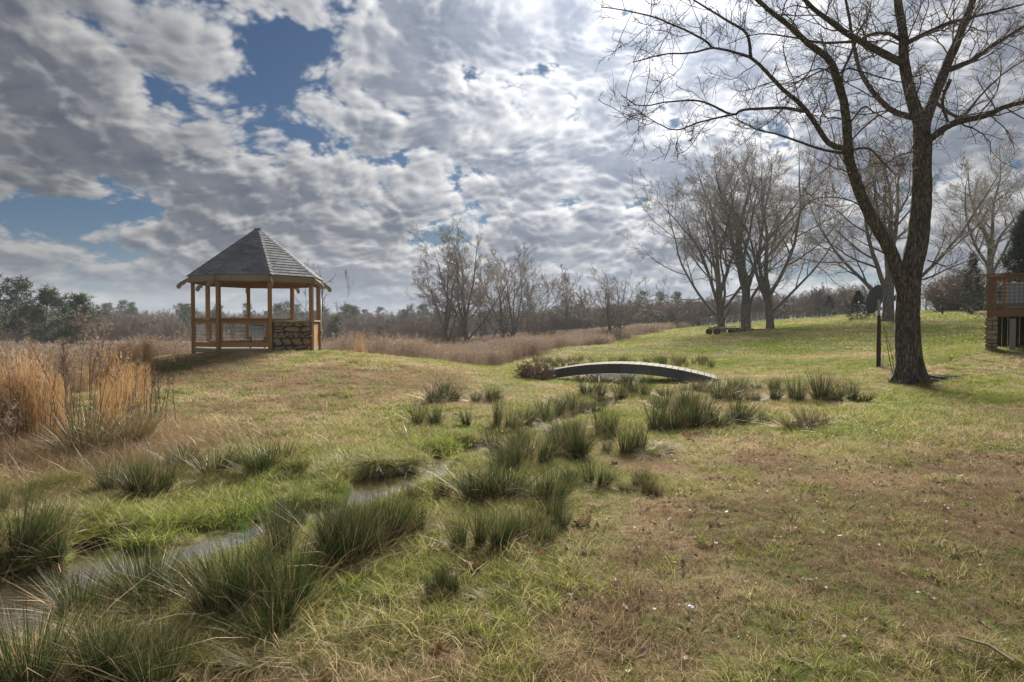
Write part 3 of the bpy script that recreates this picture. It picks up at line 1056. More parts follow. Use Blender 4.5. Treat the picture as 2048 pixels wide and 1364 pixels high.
def m_shingle(n):
    p = objco(n)
    oi = n.node('ShaderNodeObjectInfo').outputs['Random']
    g_ = n.noise(p, 120, 2, .6)
    c = n.mix(oi, (.10, .112, .135), (.24, .257, .295))
    c = n.mix(n.m('MULTIPLY', g_, .5), c, (.27, .275, .28))
    c = n.mix(n.m('MULTIPLY', n.ramp(n.noise(p, 1.2, 4), .45, .7), .4), c, (.10, .095, .085))
    return principled(n, c, .9, bump=g_, bstr=.35, bdist=.004, spec=.3)


MAT['cedarwood'] = material('stained_wood', m_wood((.20, .115, .055), (.48, .30, .155)))
MAT['greywood'] = material('weathered_wood', m_wood((.16, .135, .095), (.40, .345, .25)))
MAT['palewood'] = material('pale_wood', m_wood((.20, .17, .12), (.42, .36, .26)))
MAT['shingle'] = material('shingle', m_shingle)
MAT['stone'] = material('field_stone', m_stone)
MAT['mortar'] = material('mortar', m_plain((.07, .06, .05), .95))
MAT['wire'] = material('galvanised_wire', m_plain((.45, .46, .47), .45, .6))
MAT['white'] = material('white_plastic', m_plain((.78, .78, .76), .45, var=.06))
MAT['steel'] = material('grey_steel', m_plain((.30, .32, .35), .4, .5))
MAT['concrete'] = material('concrete', m_plain((.20, .19, .165), .95))
MAT['bridgewood'] = material('bridge_side', m_wood((.055, .058, .060), (.17, .175, .17)))
MAT['bridgetop'] = material('bridge_top', m_wood((.085, .075, .062), (.17, .153, .128)))
MAT['rust'] = material('rusted_steel', m_plain((.16, .055, .03), .9, var=.6, sc=9))
MAT['darkpost'] = material('creosote_post', m_wood((.04, .026, .018), (.14, .085, .055)))
MAT['deckwood'] = material('deck_wood', m_wood((.115, .065, .038), (.265, .15, .088)))
MAT['dish'] = material('dish_grey', m_plain((.06, .065, .075), .5, var=.1))
MAT['panel'] = material('blue_grey_panel', m_plain((.13, .16, .20), .4, var=.1))
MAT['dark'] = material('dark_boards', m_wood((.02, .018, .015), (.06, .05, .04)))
MAT['tyre'] = material('tyre_rubber', m_plain((.025, .025, .025), .8))
MAT['yellow'] = material('faded_yellow_paint', m_plain((.45, .33, .07), .6, var=.4))

# ------------------------------------------------------------------ gazebo
GZC = Vector((-7.98, 21.5, 0.0))
GZC.z = gz(GZC.x, GZC.y) - .02
PHI = R(30)
RP = 1.87                     # post ring
HB = 2.12                    # underside of the fascia
EAVE_R, EAVE_Z, APEX_Z = 1.99, 2.25, 3.82
gaz = empty('gazebo', GZC, 0, 'octagonal wooden gazebo with grey shingled roof on the mound', 'gazebo')


def gp(k, r, z):
    a = PHI + R(45) * k
    return Vector((math.sin(a) * r, -math.cos(a) * r, z))


def fence_ground(v):
    return gz(GZC.x + v.x, GZC.y + v.y) - GZC.z


for k_ in range(8):
    p = gp(k_, RP, 0)
    lo = min(0, fence_ground(p)) - .12
    Build().box((p.x, p.y, (lo + HB + .10) / 2), (.108, .108, HB + .10 - lo), Euler((0, 0, PHI + R(45) * k_))).done('post', MAT['cedarwood'], gaz, bevel=.008)
    # fascia, two boards deep
    a, b = gp(k_, RP + .105, HB + .015), gp(k_ + 1, RP + .105, HB + .015)
    Build().bar(a, b, .045, .185).done('fascia_board', MAT['greywood'], gaz, bevel=.004)
    a, b = gp(k_, RP - .10, HB - .03), gp(k_ + 1, RP - .10, HB - .03)
    Build().bar(a, b, .04, .17).done('inner_beam', MAT['cedarwood'], gaz)
    # rafter from the apex, running out to a scrolled tail
    rt = gp(k_, 1, 0)
    Build().bar(gp(k_, RP - .12, EAVE_Z - .02), Vector((0, 0, APEX_Z - .20)), .05, .12).done('rafter', MAT['greywood'], gaz)
    prof = [(2.08, 2.26), (2.20, 2.22), (2.32, 2.15), (2.43, 2.075), (2.50, 2.03), (2.555, 1.97), (2.565, 1.905), (2.53, 1.86), (2.475, 1.855), (2.44, 1.90),
            (2.425, 1.955), (2.37, 1.965), (2.325, 1.995), (2.30, 2.05), (2.24, 2.055), (2.195, 2.09), (2.14, 2.11), (2.08, 2.11)]
    perp = Vector((-rt.y, rt.x, 0)) * .055
    Build().prism([Vector((rt.x * (q - .25), rt.y * (q - .25), z)) - perp / 2 for q, z in prof], perp).done('rafter_tail', MAT['palewood'], gaz, bevel=.004)

# roof: slab under each face, shingles on top
roof = obj('roof', None, None, gaz) if False else None
sb = Build()
apex = Vector((0, 0, APEX_Z))
for k_ in range(8):
    a, b = gp(k_, EAVE_R, EAVE_Z), gp(k_ + 1, EAVE_R, EAVE_Z)
    sb.prism([a, b, apex], Vector((0, 0, -.035)))
roof = sb.done('roof', MAT['greywood'], gaz)
NC = 18
g = np.random.default_rng(3)
back = Build()
for k_ in range(8):
    a, b = gp(k_, EAVE_R + .03, EAVE_Z - .02), gp(k_ + 1, EAVE_R + .03, EAVE_Z - .02)
    mid = (a + b) / 2
    ex = (b - a).normalized()
    up = (apex - mid)
    SL = up.length
    ey = up.normalized()
    nz = ex.cross(ey)
    if nz.z < 0:
        nz = -nz
    hw = (b - a).length / 2
    vis = ((k_ + .5) % 8) in (7.5, .5, 1.5, 6.5)
    for c in range(NC):
        y0, y1 = SL * c / NC, min(SL * (c + 1.12) / NC, SL * .999)
        w0, w1 = hw * (1 - y0 / SL), hw * (1 - y1 / SL)
        tabw = .30
        xs = -hw + ((c * .37) % 1.0) * tabw - tabw
        while xs < hw:
            x0, x1 = xs + .006, xs + tabw - .006
            xs += tabw
            q = [(max(x0, -w0), y0), (min(x1, w0), y0), (min(x1, w1), y1), (max(x0, -w1), y1)]
            if q[1][0] - q[0][0] < .03:
                continue
            if q[2][0] < q[3][0]:
                mx = min(max((q[2][0] + q[3][0]) / 2, -w1), w1)
                q[2], q[3] = (mx, y1), (mx - .001, y1)
            lift = [.022, .022, .007, .007]
            dl = g.normal(0, .003)
            poly = [mid + ex * x + ey * (y + (dl if i < 2 else 0)) + nz * (lf + g.normal(0, .001)) for i, ((x, y), lf) in enumerate(zip(q, lift))]
            if vis:
                Build().prism(poly, -nz * .016).done('shingle', MAT['shingle'], roof)
            else:
                back.prism(poly, -nz * .009)
back.done('rear_shingles', MAT['shingle'], gaz, kind='stuff')
for k_ in range(8):
    hb = Build()
    e0 = gp(k_, EAVE_R + .045, EAVE_Z - .02)
    rt = gp(k_, 1, 0)
    side = Vector((-rt.y, rt.x, 0))
    nrm = (apex - e0).normalized().cross(side)
    if nrm.z < 0:
        nrm = -nrm
    for i in range(15):
        t0, t1 = i / 15, min((i + 1.25) / 15, 1.0)
        p0, p1 = e0.lerp(apex, t0) + nrm * .022, e0.lerp(apex, t1) + nrm * .012
        for s in (-1, 1):
            dn = side * s * .10 - nrm * .032
            hb.prism([p0, p1, p1 + dn, p0 + dn] if s > 0 else [p0, p0 + dn, p1 + dn, p1], nrm * -.008)
    hb.done('hip_cap', MAT['shingle'], gaz)

# floor
fb = Build()
fb.prism([gp(k_, RP + .02, .09) for k_ in range(8)], Vector((0, 0, -.12)))
fb.done('floor', MAT['greywood'], gaz)


def mesh_panel(k0, k1, drop=0.0):
    a, b = gp(k0, RP, 0), gp(k1, RP, 0)
    ex = (b - a).normalized()
    L_ = (b - a).length
    a2, b2 = a + ex * .07, b - ex * .07
    z0, z1 = .20, .93
    out = Vector((ex.y, -ex.x, 0))
    up = Vector((0, 0, 1))
    Build().bar(a2 + up * (z1 + .035) + out * .03, b2 + up * (z1 + .035) + out * .03, .17, .035).done('handrail', MAT['cedarwood'], gaz, bevel=.004)
    Build().bar(a2 + up * (z1 - .055), b2 + up * (z1 - .055), .04, .13).done('top_rail', MAT['cedarwood'], gaz, bevel=.004)
    Build().bar(a2 + up * z0, b2 + up * z0, .04, .13).done('bottom_rail', MAT['cedarwood'], gaz, bevel=.004)
    Build().bar(a2 + up * .03 + out * .02, b2 + up * .03 + out * .02, .04, .09).done('skirt_board', MAT['greywood'], gaz)
    for q in (a2 + ex * .025, b2 - ex * .025):
        Build().box((q.x, q.y, (z0 + z1) / 2 - .01), (.05, .05, z1 - z0 - .25), Euler((0, 0, math.atan2(ex.y, ex.x)))).done('stile', MAT['cedarwood'], gaz)
    w = Build()
    n = 13
    for i in range(1, n):
        q = a2.lerp(b2, i / n)
        w.bar(q + up * (z0 + .05), q + up * (z1 - .1), .006, .006, up=ex)
    for j in range(1, 6):
        z = z0 + .05 + (z1 - z0 - .15) * j / 6
        w.bar(a2 + up * z + out * .007, b2 + up * z + out * .007, .006, .006)
    w.done('wire_mesh', MAT['wire'], gaz)


def stone_wall(parent, a, ex, W, z0, z1, out, seed, rows=5, th=.16, cap=True):
    """field-stone panel from a, along ex; jittered irregular stones, each one a mesh"""
    gg = np.random.default_rng(seed)
    up = Vector((0, 0, 1))
    m = Build()
    m.prism([a, a + ex * W, a + ex * W + up * (z1 - z0 - .03), a + up * (z1 - z0 - .03)], out * -th)
    m.done('mortar', MAT['mortar'], parent)
    hs = gg.uniform(.7, 1.3, rows)
    hs = np.concatenate([[0], np.cumsum(hs) / hs.sum()]) * (z1 - z0)
    prev = None
    for r in range(rows):
        n = max(2, int(round(W / gg.uniform(.17, .44))))
        xs = np.concatenate([[0], np.sort(np.clip((np.arange(1, n) + gg.uniform(-.32, .32, n - 1)) / n, .08, .92)), [1]]) * W
        sl = gg.normal(0, .045, n + 1)
        for i in range(n):
            x0, x1, y0, y1 = xs[i], xs[i + 1], hs[r], hs[r + 1]
            if gg.random() < .25 and r < rows - 1 and x1 - x0 > .2:
                parts = [(x0, x1, y0, (y0 + y1) / 2), (x0, x1, (y0 + y1) / 2, y1)]
            else:
                parts = [(x0, x1, y0, y1)]
            for (u0, u1, v0, v1) in parts:
                cx_, cy_ = (u0 + u1) / 2, (v0 + v1) / 2
                hw_, hh_ = (u1 - u0) / 2 - .009, (v1 - v0) / 2 - .009
                if hw_ < .03 or hh_ < .02:
                    continue
                pts = []
                for q in range(10):
                    an = 2 * math.pi * q / 10 + .3
                    e = 1 / max(abs(math.cos(an)), abs(math.sin(an)))
                    rr_ = min(1.18, e) * gg.uniform(.74, 1.03)
                    pts.append((cx_ + math.cos(an) * hw_ * rr_ + (sl[i] * .8 if math.sin(an) > 0 else -sl[i] * .8), cy_ + math.sin(an) * hh_ * rr_))
                d1 = gg.uniform(.03, .065)
                bm_ = Build()
                rings = []
                for (sc, dd) in ((1.0, -.01), (1.0, d1 * .55), (.82, d1 * .92), (.45, d1)):
                    rings.append([bm_.bm.verts.new(a + ex * (cx_ + (x - cx_) * sc) + up * (cy_ + (y - cy_) * sc) + out * (dd + gg.normal(0, .004))) for x, y in pts])
                for A_, B_ in zip(rings, rings[1:]):
                    for q in range(10):
                        bm_.bm.faces.new((A_[q], A_[(q + 1) % 10], B_[(q + 1) % 10], B_[q]))
                bm_.bm.faces.new(rings[-1])
                bm_.done('stone', MAT['stone'], parent)
    if cap:
        x = 0
        while x < W - .05:
            w = min(gg.uniform(.16, .34), W - x)
            c = a + ex * (x + w / 2) + up * (z1 - z0 + .01) - out * (th / 2 - .02)
            Build().box(c, (w - .015, th + .09, gg.uniform(.05, .085)), Euler((gg.normal(0, .05), gg.normal(0, .05), math.atan2(ex.y, ex.x)))).done('cap_stone', MAT['stone'], parent, bevel=.015)
            x += w


mesh_panel(-2, -1)
mesh_panel(-1, 0)
mesh_panel(3, 4)
mesh_panel(4, 5)
mesh_panel(5, 6)
for (k0, seed) in ((0, 5), (2, 9)):
    a, b = gp(k0, RP + .02, -.06), gp(k0 + 1, RP + .02, -.06)
    ex = (b - a).normalized()
    out = Vector((ex.y, -ex.x, 0))
    stone_wall(gaz, a + ex * .08 + out * .03, ex, (b - a).length - .16, -.06, .86, out, seed, rows=5)
# boarded panel right of the stone wall
a, b = gp(1, RP, 0), gp(2, RP, 0)
ex = (b - a).normalized()
for i in range(7):
    p = a.lerp(b, (i + .5) / 7)
    if .05 < (i + .5) / 7 < .97:
        Build().box((p.x, p.y, .44), ((b - a).length / 7 - .012, .025, .80), Euler((0, 0, math.atan2(ex.y, ex.x)))).done('wall_board', MAT['cedarwood'], gaz)
Build().bar(a.lerp(b, .04) + Vector((0, 0, .90)), b.lerp(a, .04) + Vector((0, 0, .90)), .15, .05).done('handrail', MAT['greywood'], gaz)
# white conduit with a socket box on the right-hand post
p = gp(2, RP + .09, 0)
cd = empty('conduit', GZC + Vector((p.x, p.y, fence_ground(p) - .02)), 0, 'white electrical conduit with grey box on the right gazebo post', 'conduit')
Build().tube([(0, 0, 0), (0, 0, 1.75)], .016, 8).tube([(0, -.02, .03), (-.42, -.12, .03)], .016, 8).done('pipe', MAT['white'], cd, smooth=True)
Build().box((0, -.03, .62), (.09, .07, .15)).box((0, -.03, .70), (.10, .08, .02)).done('socket_box', MAT['steel'], cd, bevel=.006)
# hooded barbecue inside, behind the wire mesh
gl = empty('barbecue', GZC + gp(-.25, 1.2, .09), R(25), 'grey hooded barbecue standing inside the gazebo', 'barbecue')
Build().box((0, 0, .45), (.46, .36, .22)).done('firebox', MAT['steel'], gl, bevel=.02)
hb = Build()
hb.prism([(-.23, -.18, .565), (-.23, .18, .565), (-.23, .16, .74), (-.23, .06, .82), (-.23, -.08, .80), (-.23, -.17, .70)], (.46, 0, 0))
hb.done('hood', MAT['steel'], gl, bevel=.015)
for sx in (-.2, .2):
    for sy in (-.14, .14):
        Build().box((sx, sy, .17), (.03, .03, .34)).done('leg', MAT['dark'], gl)
Build().tube([(-.16, -.21, .66), (.16, -.21, .66)], .012, 6).done('handle', MAT['dark'], gl)

# ------------------------------------------------------------------ arched footbridge
bl, br_ = at(1070, 753, 20.6), at(1434, 753, 19.2)
bc = (bl + br_) / 2
bex = (br_ - bl)
BL = Vector((bex.x, bex.y, 0)).length
bex = Vector((bex.x, bex.y, 0)).normalized()
bout = Vector((bex.y, -bex.x, 0))
bz = -.01
brg = empty('footbridge', (bc.x, bc.y, bz), math.atan2(bex.y, bex.x), 'low arched wooden footbridge with grey plank sides over the creek', 'footbridge')
RISE, BW = .38, 1.15


def arch(t):
    return RISE * (1 - (2 * t - 1) ** 2) - .03


nb = 30
for i in range(nb):
    t0, t1 = i / nb, (i + 1) / nb
    tm = (t0 + t1) / 2
    sl = math.atan2(arch(t1) - arch(t0), BL / nb)
    Build().box(((tm - .5) * BL, .0, arch(tm) + .018), (BL / nb - .012, BW + .06 + .03 * (i % 3), .035), Euler((0, -sl, 0))).done('deck_plank', MAT['bridgetop'], brg)
for s in (-1, 1):
    for j in range(6):
        pts = [t for t in np.linspace(j / 6, (j + 1) / 6, 5)]
        top = [Vector(((t - .5) * BL, s * (BW / 2), arch(t) - .004)) for t in pts]
        bot = [Vector(((t - .5) * BL, s * (BW / 2), arch(t) - .21 - .03 * math.sin(math.pi * t))) for t in pts]
        Build().prism(top + bot[::-1], Vector((0, s * .045, 0))).done('side_board', MAT['bridgewood'], brg)
        if j:
            t = j / 6
            Build().box(((t - .5) * BL, s * (BW / 2 + .058), arch(t) - .11), (.05, .022, .2)).done('batten', MAT['bridgewood'], brg)

# ------------------------------------------------------------------ satellite dish on a pole
db = ground_hit(1757, 735)
dz_ = db.y / F
dish = empty('satellite_dish', db, 0, 'grey satellite dish on a dark wooden pole beside the big tree', 'satellite dish')
Build().tube([(0, 0, -.1), (.0, 0, .7), (-.01, 0, 103 * dz_)], [.062, .058, .052], 12).done('pole', MAT['darkpost'], dish, smooth=True)
Build().tube([(-.01, 0, 103 * dz_), (-.01, 0, 116 * dz_)], .035, 10).done('mast', MAT['steel'], dish, smooth=True)
Build().tube([(-.065, -.02, .0), (-.07, -.02, .55), (-.055, -.02, 1.5)], .010, 6).done('cable', MAT['tyre'], dish)
Build().tube([(.09, -.05, -.03), (.10, -.05, .40)], .028, 8).done('marker_pipe', MAT['white'], dish, smooth=True)
dm = Build()
ax = Vector((-.46, .84, .28)).normalized()         # boresight, away to the left; we see the back
u = ax.cross(Vector((0, 0, 1))).normalized()
v = u.cross(ax).normalized()
c0 = Vector((-.10, .02, 136 * dz_))
rings = []
for i in range(7):
    q = i / 6
    rr_ = .43 * q
    off = .10 * q * q - .08
    rings.append([dm.bm.verts.new(c0 + u * math.cos(an) * rr_ * .92 + v * math.sin(an) * rr_ * 1.02 + ax * off) for an in np.linspace(0, 2 * math.pi, 28, endpoint=False)] if i else [dm.bm.verts.new(c0 + ax * off)])
for i in range(1, 7):
    for j in range(28):
        if i == 1:
            dm.bm.faces.new((rings[0][0], rings[1][j], rings[1][(j + 1) % 28]))
        else:
            dm.bm.faces.new((rings[i - 1][j], rings[i][j], rings[i][(j + 1) % 28], rings[i - 1][(j + 1) % 28]))
bmesh.ops.solidify(dm.bm, geom=list(dm.bm.faces), thickness=.012)
dm.done('reflector', MAT['dish'], dish, smooth=True)
Build().bar(c0 - v * .32, c0 + ax * .42 - v * .26, .03, .03).done('feed_arm', MAT['steel'], dish)
Build().box(c0 + ax * .45 - v * .24, (.10, .07, .07), Euler((0, .5, 0))).done('feed_horn', MAT['dish'], dish, bevel=.01)
Build().bar(Vector((-.01, 0, 114 * dz_)), c0 - ax * .05, .09, .10).box((-.01, -.0, 117 * dz_), (.13, .12, .10)).done('bracket', MAT['steel'], dish)

# ------------------------------------------------------------------ wooden deck at the right
dk0 = ground_hit(1972, 703)
DKR = R(-35.5)
dk = empty('deck', dk0, DKR, 'raised wooden deck with wire railing on stone and concrete piers', 'deck')
S_ = dk0.y / F                # metres per photo pixel there
FLOOR = 82 * S_
RAILZ = 152 * S_
WID = 4.6


def dbox(name, c, s, mat, rot=None, bevel=.004):
    return Build().box(c, s, rot).done(name, mat, dk, bevel=bevel)


dbox('corner_post', (.07, .06, (FLOOR + RAILZ) / 2), (.13, .13, RAILZ - FLOOR + .02), MAT['deckwood'])
dbox('rim_joist', (WID / 2, .02, FLOOR - .09), (WID, .05, .19), MAT['deckwood'])
dbox('rim_joist', (.03, 1.95, FLOOR - .09), (.05, 3.8, .19), MAT['deckwood'])
dbox('handrail', (WID / 2 - .03, .05, RAILZ + .02), (WID + .12, .16, .035), MAT['deckwood'])
dbox('top_rail', (WID / 2 + .07, .05, RAILZ - .07), (WID - .14, .04, .12), MAT['deckwood'])
dbox('bottom_rail', (WID / 2 + .07, .05, FLOOR + .16), (WID - .14, .04, .09), MAT['deckwood'])
dbox('handrail', (.05, 2.0, RAILZ + .021), (.16, 3.7, .033), MAT['deckwood'])
dbox('top_rail', (.06, 2.0, RAILZ - .07), (.04, 3.6, .12), MAT['deckwood'])
dbox('bottom_rail', (.06, 2.0, FLOOR + .16), (.04, 3.6, .09), MAT['deckwood'])
for i in range(26):
    dbox('floor_board', (WID / 2, .11 + i * .147, FLOOR + .018), (WID, .14, .03), MAT['deckwood'], bevel=0)
for x in (.19, 1.55, 2.95, 4.4):
    dbox('rail_post', (x, .06, (FLOOR + RAILZ) / 2), (.085, .085, RAILZ - FLOOR - .02), MAT['deckwood'])
w = Build()
for i in range(int((WID - .2) / .115)):
    w.box((.24 + i * .115, .05, (FLOOR + RAILZ) / 2 + .02), (.006, .006, RAILZ - FLOOR - .26))
for j in range(7):
    w.box((WID / 2 + .1, .057, FLOOR + .24 + j * (RAILZ - FLOOR - .36) / 6), (WID - .2, .006, .006))
w.done('wire_mesh', MAT['wire'], dk)
# piers
pier = Build().box((.14, .22, FLOOR / 2 - .16), (.24, .28, FLOOR - .1)).done('stone_pier', MAT['mortar'], dk)
gg = np.random.default_rng(8)
z = -.12
while z < FLOOR - .22:
    h = gg.uniform(.10, .2)
    for (fx, fy) in ((.14, .065), (.005, .22)):
        n = 2 if gg.random() < .45 else 1
        for i in range(n):
            ww = .27 / n
            off = (i - (n - 1) / 2) * ww
            c = (fx + (off if fy < .1 else 0), fy + (off if fy > .1 else 0), z + h / 2)
            s = (ww - .012 if fy < .1 else .09, .09 if fy < .1 else ww - .012, h - .014)
            Build().box(c, s, Euler((gg.normal(0, .06), gg.normal(0, .06), gg.normal(0, .08)))).done('stone', MAT['stone'], pier, bevel=.022)
    z += h
dbox('concrete_pier', (.62, .16, FLOOR / 2 - .19), (.15, .15, FLOOR - .1), MAT['concrete'], bevel=.012)
dbox('concrete_pier', (2.6, .16, FLOOR / 2 - .19), (.15, .15, FLOOR - .1), MAT['concrete'], bevel=.012)
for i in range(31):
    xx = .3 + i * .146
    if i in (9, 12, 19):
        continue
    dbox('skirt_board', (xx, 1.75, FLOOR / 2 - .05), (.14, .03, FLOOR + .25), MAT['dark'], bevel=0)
# porch wall and roof behind the rail
dbox('porch_post', (.42, 1.2, FLOOR + .52), (.11, .11, 1.0), MAT['deckwood'])
for i, (x0, x1, mt) in enumerate([(.5, .95, 'panel'), (.95, 1.05, 'deckwood'), (1.05, 1.55, 'panel'), (1.55, 1.72, 'deckwood'), (1.72, 2.7, 'panel'), (2.7, 2.85, 'deckwood'), (2.85, 4.5, 'panel')]):
    dbox('wall_panel', ((x0 + x1) / 2, 3.6 if mt == 'panel' else 3.57, FLOOR + .50), (x1 - x0 - .004, .06, .9), MAT[mt], bevel=0)
dbox('wall_trim', (2.5, 3.54, FLOOR + .93), (4.1, .05, .07), MAT['palewood'])
dbox('wall_trim', (.45, 2.6, FLOOR + .95), (.05, 1.95, .07), MAT['palewood'])

# ------------------------------------------------------------------ old wagon and rusty frame under the trees
wg = foot(1450, 672, 62)
wag = empty('wagon', wg, R(6), 'old flat wagon with weathered planks and yellow drawbar under bare trees', 'wagon')
for i in range(7):
    Build().box((.0 + .03 * (i % 3), -.75 + i * .24, .62), (2.55 + .12 * (i % 2), .215, .05), Euler((0, .01 * (i - 3), .01 * (i % 3)))).done('deck_plank', MAT['greywood'], wag)
for y in (-.55, .55):
    Build().box((0, y, .52), (2.5, .09, .13)).done('frame_beam', MAT['yellow'], wag)
for (x, y) in ((-1.15, -.85), (-1.15, .85), (.95, -.85), (.95, .85)):
    wt = Build().tube([(x, y - .07, .30), (x, y + .07, .30)], .31, 18).done('tyre', MAT['tyre'], wag, smooth=False)
    Build().tube([(x, y - .085, .30), (x, y + .085, .30)], .15, 14).done('rim', MAT['rust'], wt)
for x in (-1.15, .95):
    Build().bar((x, -.85, .30), (x, .85, .30), .07, .07).done('axle', MAT['rust'], wag)
Build().bar((-.55, -.9, .50), (-1.0, -1.25, .03), .06, .06).done('drawbar', MAT['yellow'], wag)
Build().bar((-.1, .9, .6), (1.0, 1.3, 2.35), .06, .06).done('prop_pole', MAT['dark'], wag)
Build().box((-.75, .0, .70), (.30, .5, .12), Euler((0, .12, .4))).done('loose_board', MAT['palewood'], wag)
Build().box((.35, .2, .72), (1.5, .22, .06), Euler((0, -.04, .05))).done('loose_board', MAT['greywood'], wag)
rf = foot(1502, 676, 61)
rfo = empty('rusty_frame', rf, R(5), 'rust-red steel implement frame lying on the grass beside the wagon', 'implement frame')
Build().bar((-1.5, -.5, .12), (1.7, -.35, .22), .1, .14).done('side_beam', MAT['rust'], rfo)
Build().bar((-1.3, .5, .15), (1.6, .55, .28), .1, .14).done('side_beam', MAT['rust'], rfo)
for x in (-1.2, -.5, .2, .9, 1.5):
    Build().bar((x, -.55, .22), (x + .1, .6, .26), .09, .09).done('crossbar', MAT['rust'], rfo)
for x in (-.9, -.1):
    Build().tube([(x, -.56, .16), (x, -.44, .16)], .22, 12).done('wheel', MAT['rust'], rfo)
Build().bar((-1.7, -.3, .08), (-.6, -.6, .42), .05, .10).done('lever', MAT['rust'], rfo)
Build().box((1.68, -.35, .22), (.12, .12, .16)).done('end_block', MAT['palewood'], rfo)

# ------------------------------------------------------------------ fences and posts far back
fe = empty('wire_fence', foot(1400, 655, 84), 0, 'pale wire fence with thin posts behind the three bare trees', 'fence')
fo = fe.location
pts = []
for i in range(11):
    px_ = 1402 + i * 12.6
    p = foot(px_, 650, 84 + (i % 3) * .15)
    q = p - fo
    Build().box((q.x, q.y, q.z + .75), (.05, .05, 1.6), Euler((0, 0, 0))).done('post', MAT['wire'], fe)
    pts.append(q)
wv = Build()
for a, b in zip(pts, pts[1:]):
    for h in (.3, .6, .9, 1.2, 1.48):
        wv.bar(a + Vector((0, 0, h)), b + Vector((0, 0, h)), .018, .018)
    for t in (.2, .4, .6, .8):
        q = a.lerp(b, t)
        wv.bar(q + Vector((0, 0, .05)), q + Vector((0, 0, 1.45)), .014, .014, up=(1, 0, 0))
wv.done('wire_mesh', MAT['wire'], fe)
lp = foot(1416, 657, 80)
lpo = empty('leaning_pole', lp, 0, 'thin white pole leaning against the pale wire fence', 'pole')
Build().bar((0, 0, 0), (.35, .1, .95), .06, .06).done('pole', MAT['white'], lpo)
up_ = foot(1852, 624, 78)
ut = empty('utility_pole', up_, 0, 'thin grey pole on the hill right of the big trunk', 'pole')
Build().tube([(0, 0, -.1), (0, 0, 2.6)], [.09, .07], 8).done('pole', MAT['concrete'], ut)
Build().bar((-.3, 0, 2.4), (.3, 0, 2.4), .06, .06).done('crossarm', MAT['greywood'], ut)
mk = ground_hit(1885, 632)
mk_ = empty('marker_post', mk, 0, 'small dark marker post on the lawn before the thicket', 'post')
Build().box((0, 0, .3), (.09, .09, .66)).done('shaft', MAT['darkpost'], mk_)
Build().box((0, 0, .65), (.12, .12, .05)).done('cap', MAT['rust'], mk_)


# ------------------------------------------------------------------ grasses and reeds
def inst(n, name):
    return n.node('ShaderNodeAttribute', attribute_type='INSTANCER', attribute_name=name).outputs['Fac']


def geo(n, name):
    return n.node('ShaderNodeAttribute', attribute_name=name).outputs['Fac']


def m_grass(g0, g1, d0, d1, spread=.8, tip=.4, trans=.35):
    def f(n):
        b, t, ti = geo(n, 'b'), geo(n, 't'), inst(n, 'tint')
        k = n.m('ADD', ti, n.m('MULTIPLY', n.m('SUBTRACT', b, .5), spread))
        k = n.m('ADD', k, n.m('MULTIPLY', n.m('MULTIPLY', t, t), tip), clamp=True)
        b2 = n.m('FRACT', n.m('MULTIPLY', b, 7.31))
        gr = n.mix(b2, g0, g1)
        dr = n.mix(b2, d0, d1)
        dr = n.mix(n.ramp(ti, .95, 1.35), dr, n.mix(b2, [v * .62 for v in d0], [d1[0] * .60, d1[1] * .52, d1[2] * .50]))
        return leafy(n, n.mix(k, gr, dr), trans, .6)
    return f


def m_rush(g0, g1, d0, d1, tip=.75):
    def f(n):
        b, t = geo(n, 'b'), geo(n, 't')
        oi = n.node('ShaderNodeObjectInfo').outputs['Random']
        b2 = n.m('FRACT', n.m('MULTIPLY', b, 5.77))
        gr = n.mix(b2, g0, g1)
        gr = n.mix(n.m('MULTIPLY', oi, .45), gr, (g1[0] * 1.25, g1[1] * 1.05, g1[2]))
        dr = n.mix(b2, d0, d1)
        k = n.m('ADD', n.m('MULTIPLY', n.ramp(t, .80, 1.0), tip), n.ramp(b, .93, .96), clamp=True)
        return leafy(n, n.mix(k, gr, dr), .15, .5, .25)
    return f


MAT['grass'] = material('turf_blades', m_grass((.085, .130, .014), (.245, .295, .045), (.235, .175, .10), (.58, .47, .29)))
MAT['wet_grass'] = material('wet_grass', m_grass((.050, .105, .018), (.115, .19, .035), (.16, .16, .05), (.3, .27, .12), spread=.4, tip=.15))
MAT['rush'] = material('rush_stems', m_rush((.020, .044, .012), (.060, .096, .026), (.26, .18, .095), (.46, .35, .20)))
MAT['rush_brown'] = material('rush_brown', m_rush((.085, .085, .035), (.17, .15, .07), (.26, .17, .09), (.44, .33, .19), tip=1.0))
MAT['sedge'] = material('sedge_blades', m_rush((.085, .115, .022), (.20, .225, .055), (.34, .26, .13), (.52, .42, .24), tip=.9))
MAT['dead'] = material('dead_stems', m_rush((.21, .15, .085), (.40, .31, .18), (.21, .15, .085), (.42, .33, .2)))
MAT['reed'] = material('dry_reeds', m_grass((.125, .085, .060), (.25, .175, .125), (.21, .155, .115), (.42, .335, .26), spread=1.0, tip=.75, trans=.2))
MAT['gold'] = material('golden_grass', m_grass((.24, .135, .055), (.42, .25, .105), (.33, .24, .14), (.50, .40, .26), spread=1.1, tip=.1, trans=.3))
MAT['stalk'] = material('dark_stalk', m_twig((.085, .055, .042)))
MAT['litter'] = material('leaf_litter', m_grass((.10, .075, .055), (.24, .19, .14), (.26, .21, .16), (.40, .36, .30), spread=.9, tip=0, trans=.1))


def m_leaf(n):
    p = objco(n)
    oi = n.node('ShaderNodeObjectInfo').outputs['Random']
    f = n.noise(p, 30, 5, .7)
    c = n.mix(f, (.13, .060, .028), (.33, .185, .10))
    c = n.mix(n.m('MULTIPLY', oi, .5), c, (.36, .27, .18))
    return leafy(n, c, .2, .6)


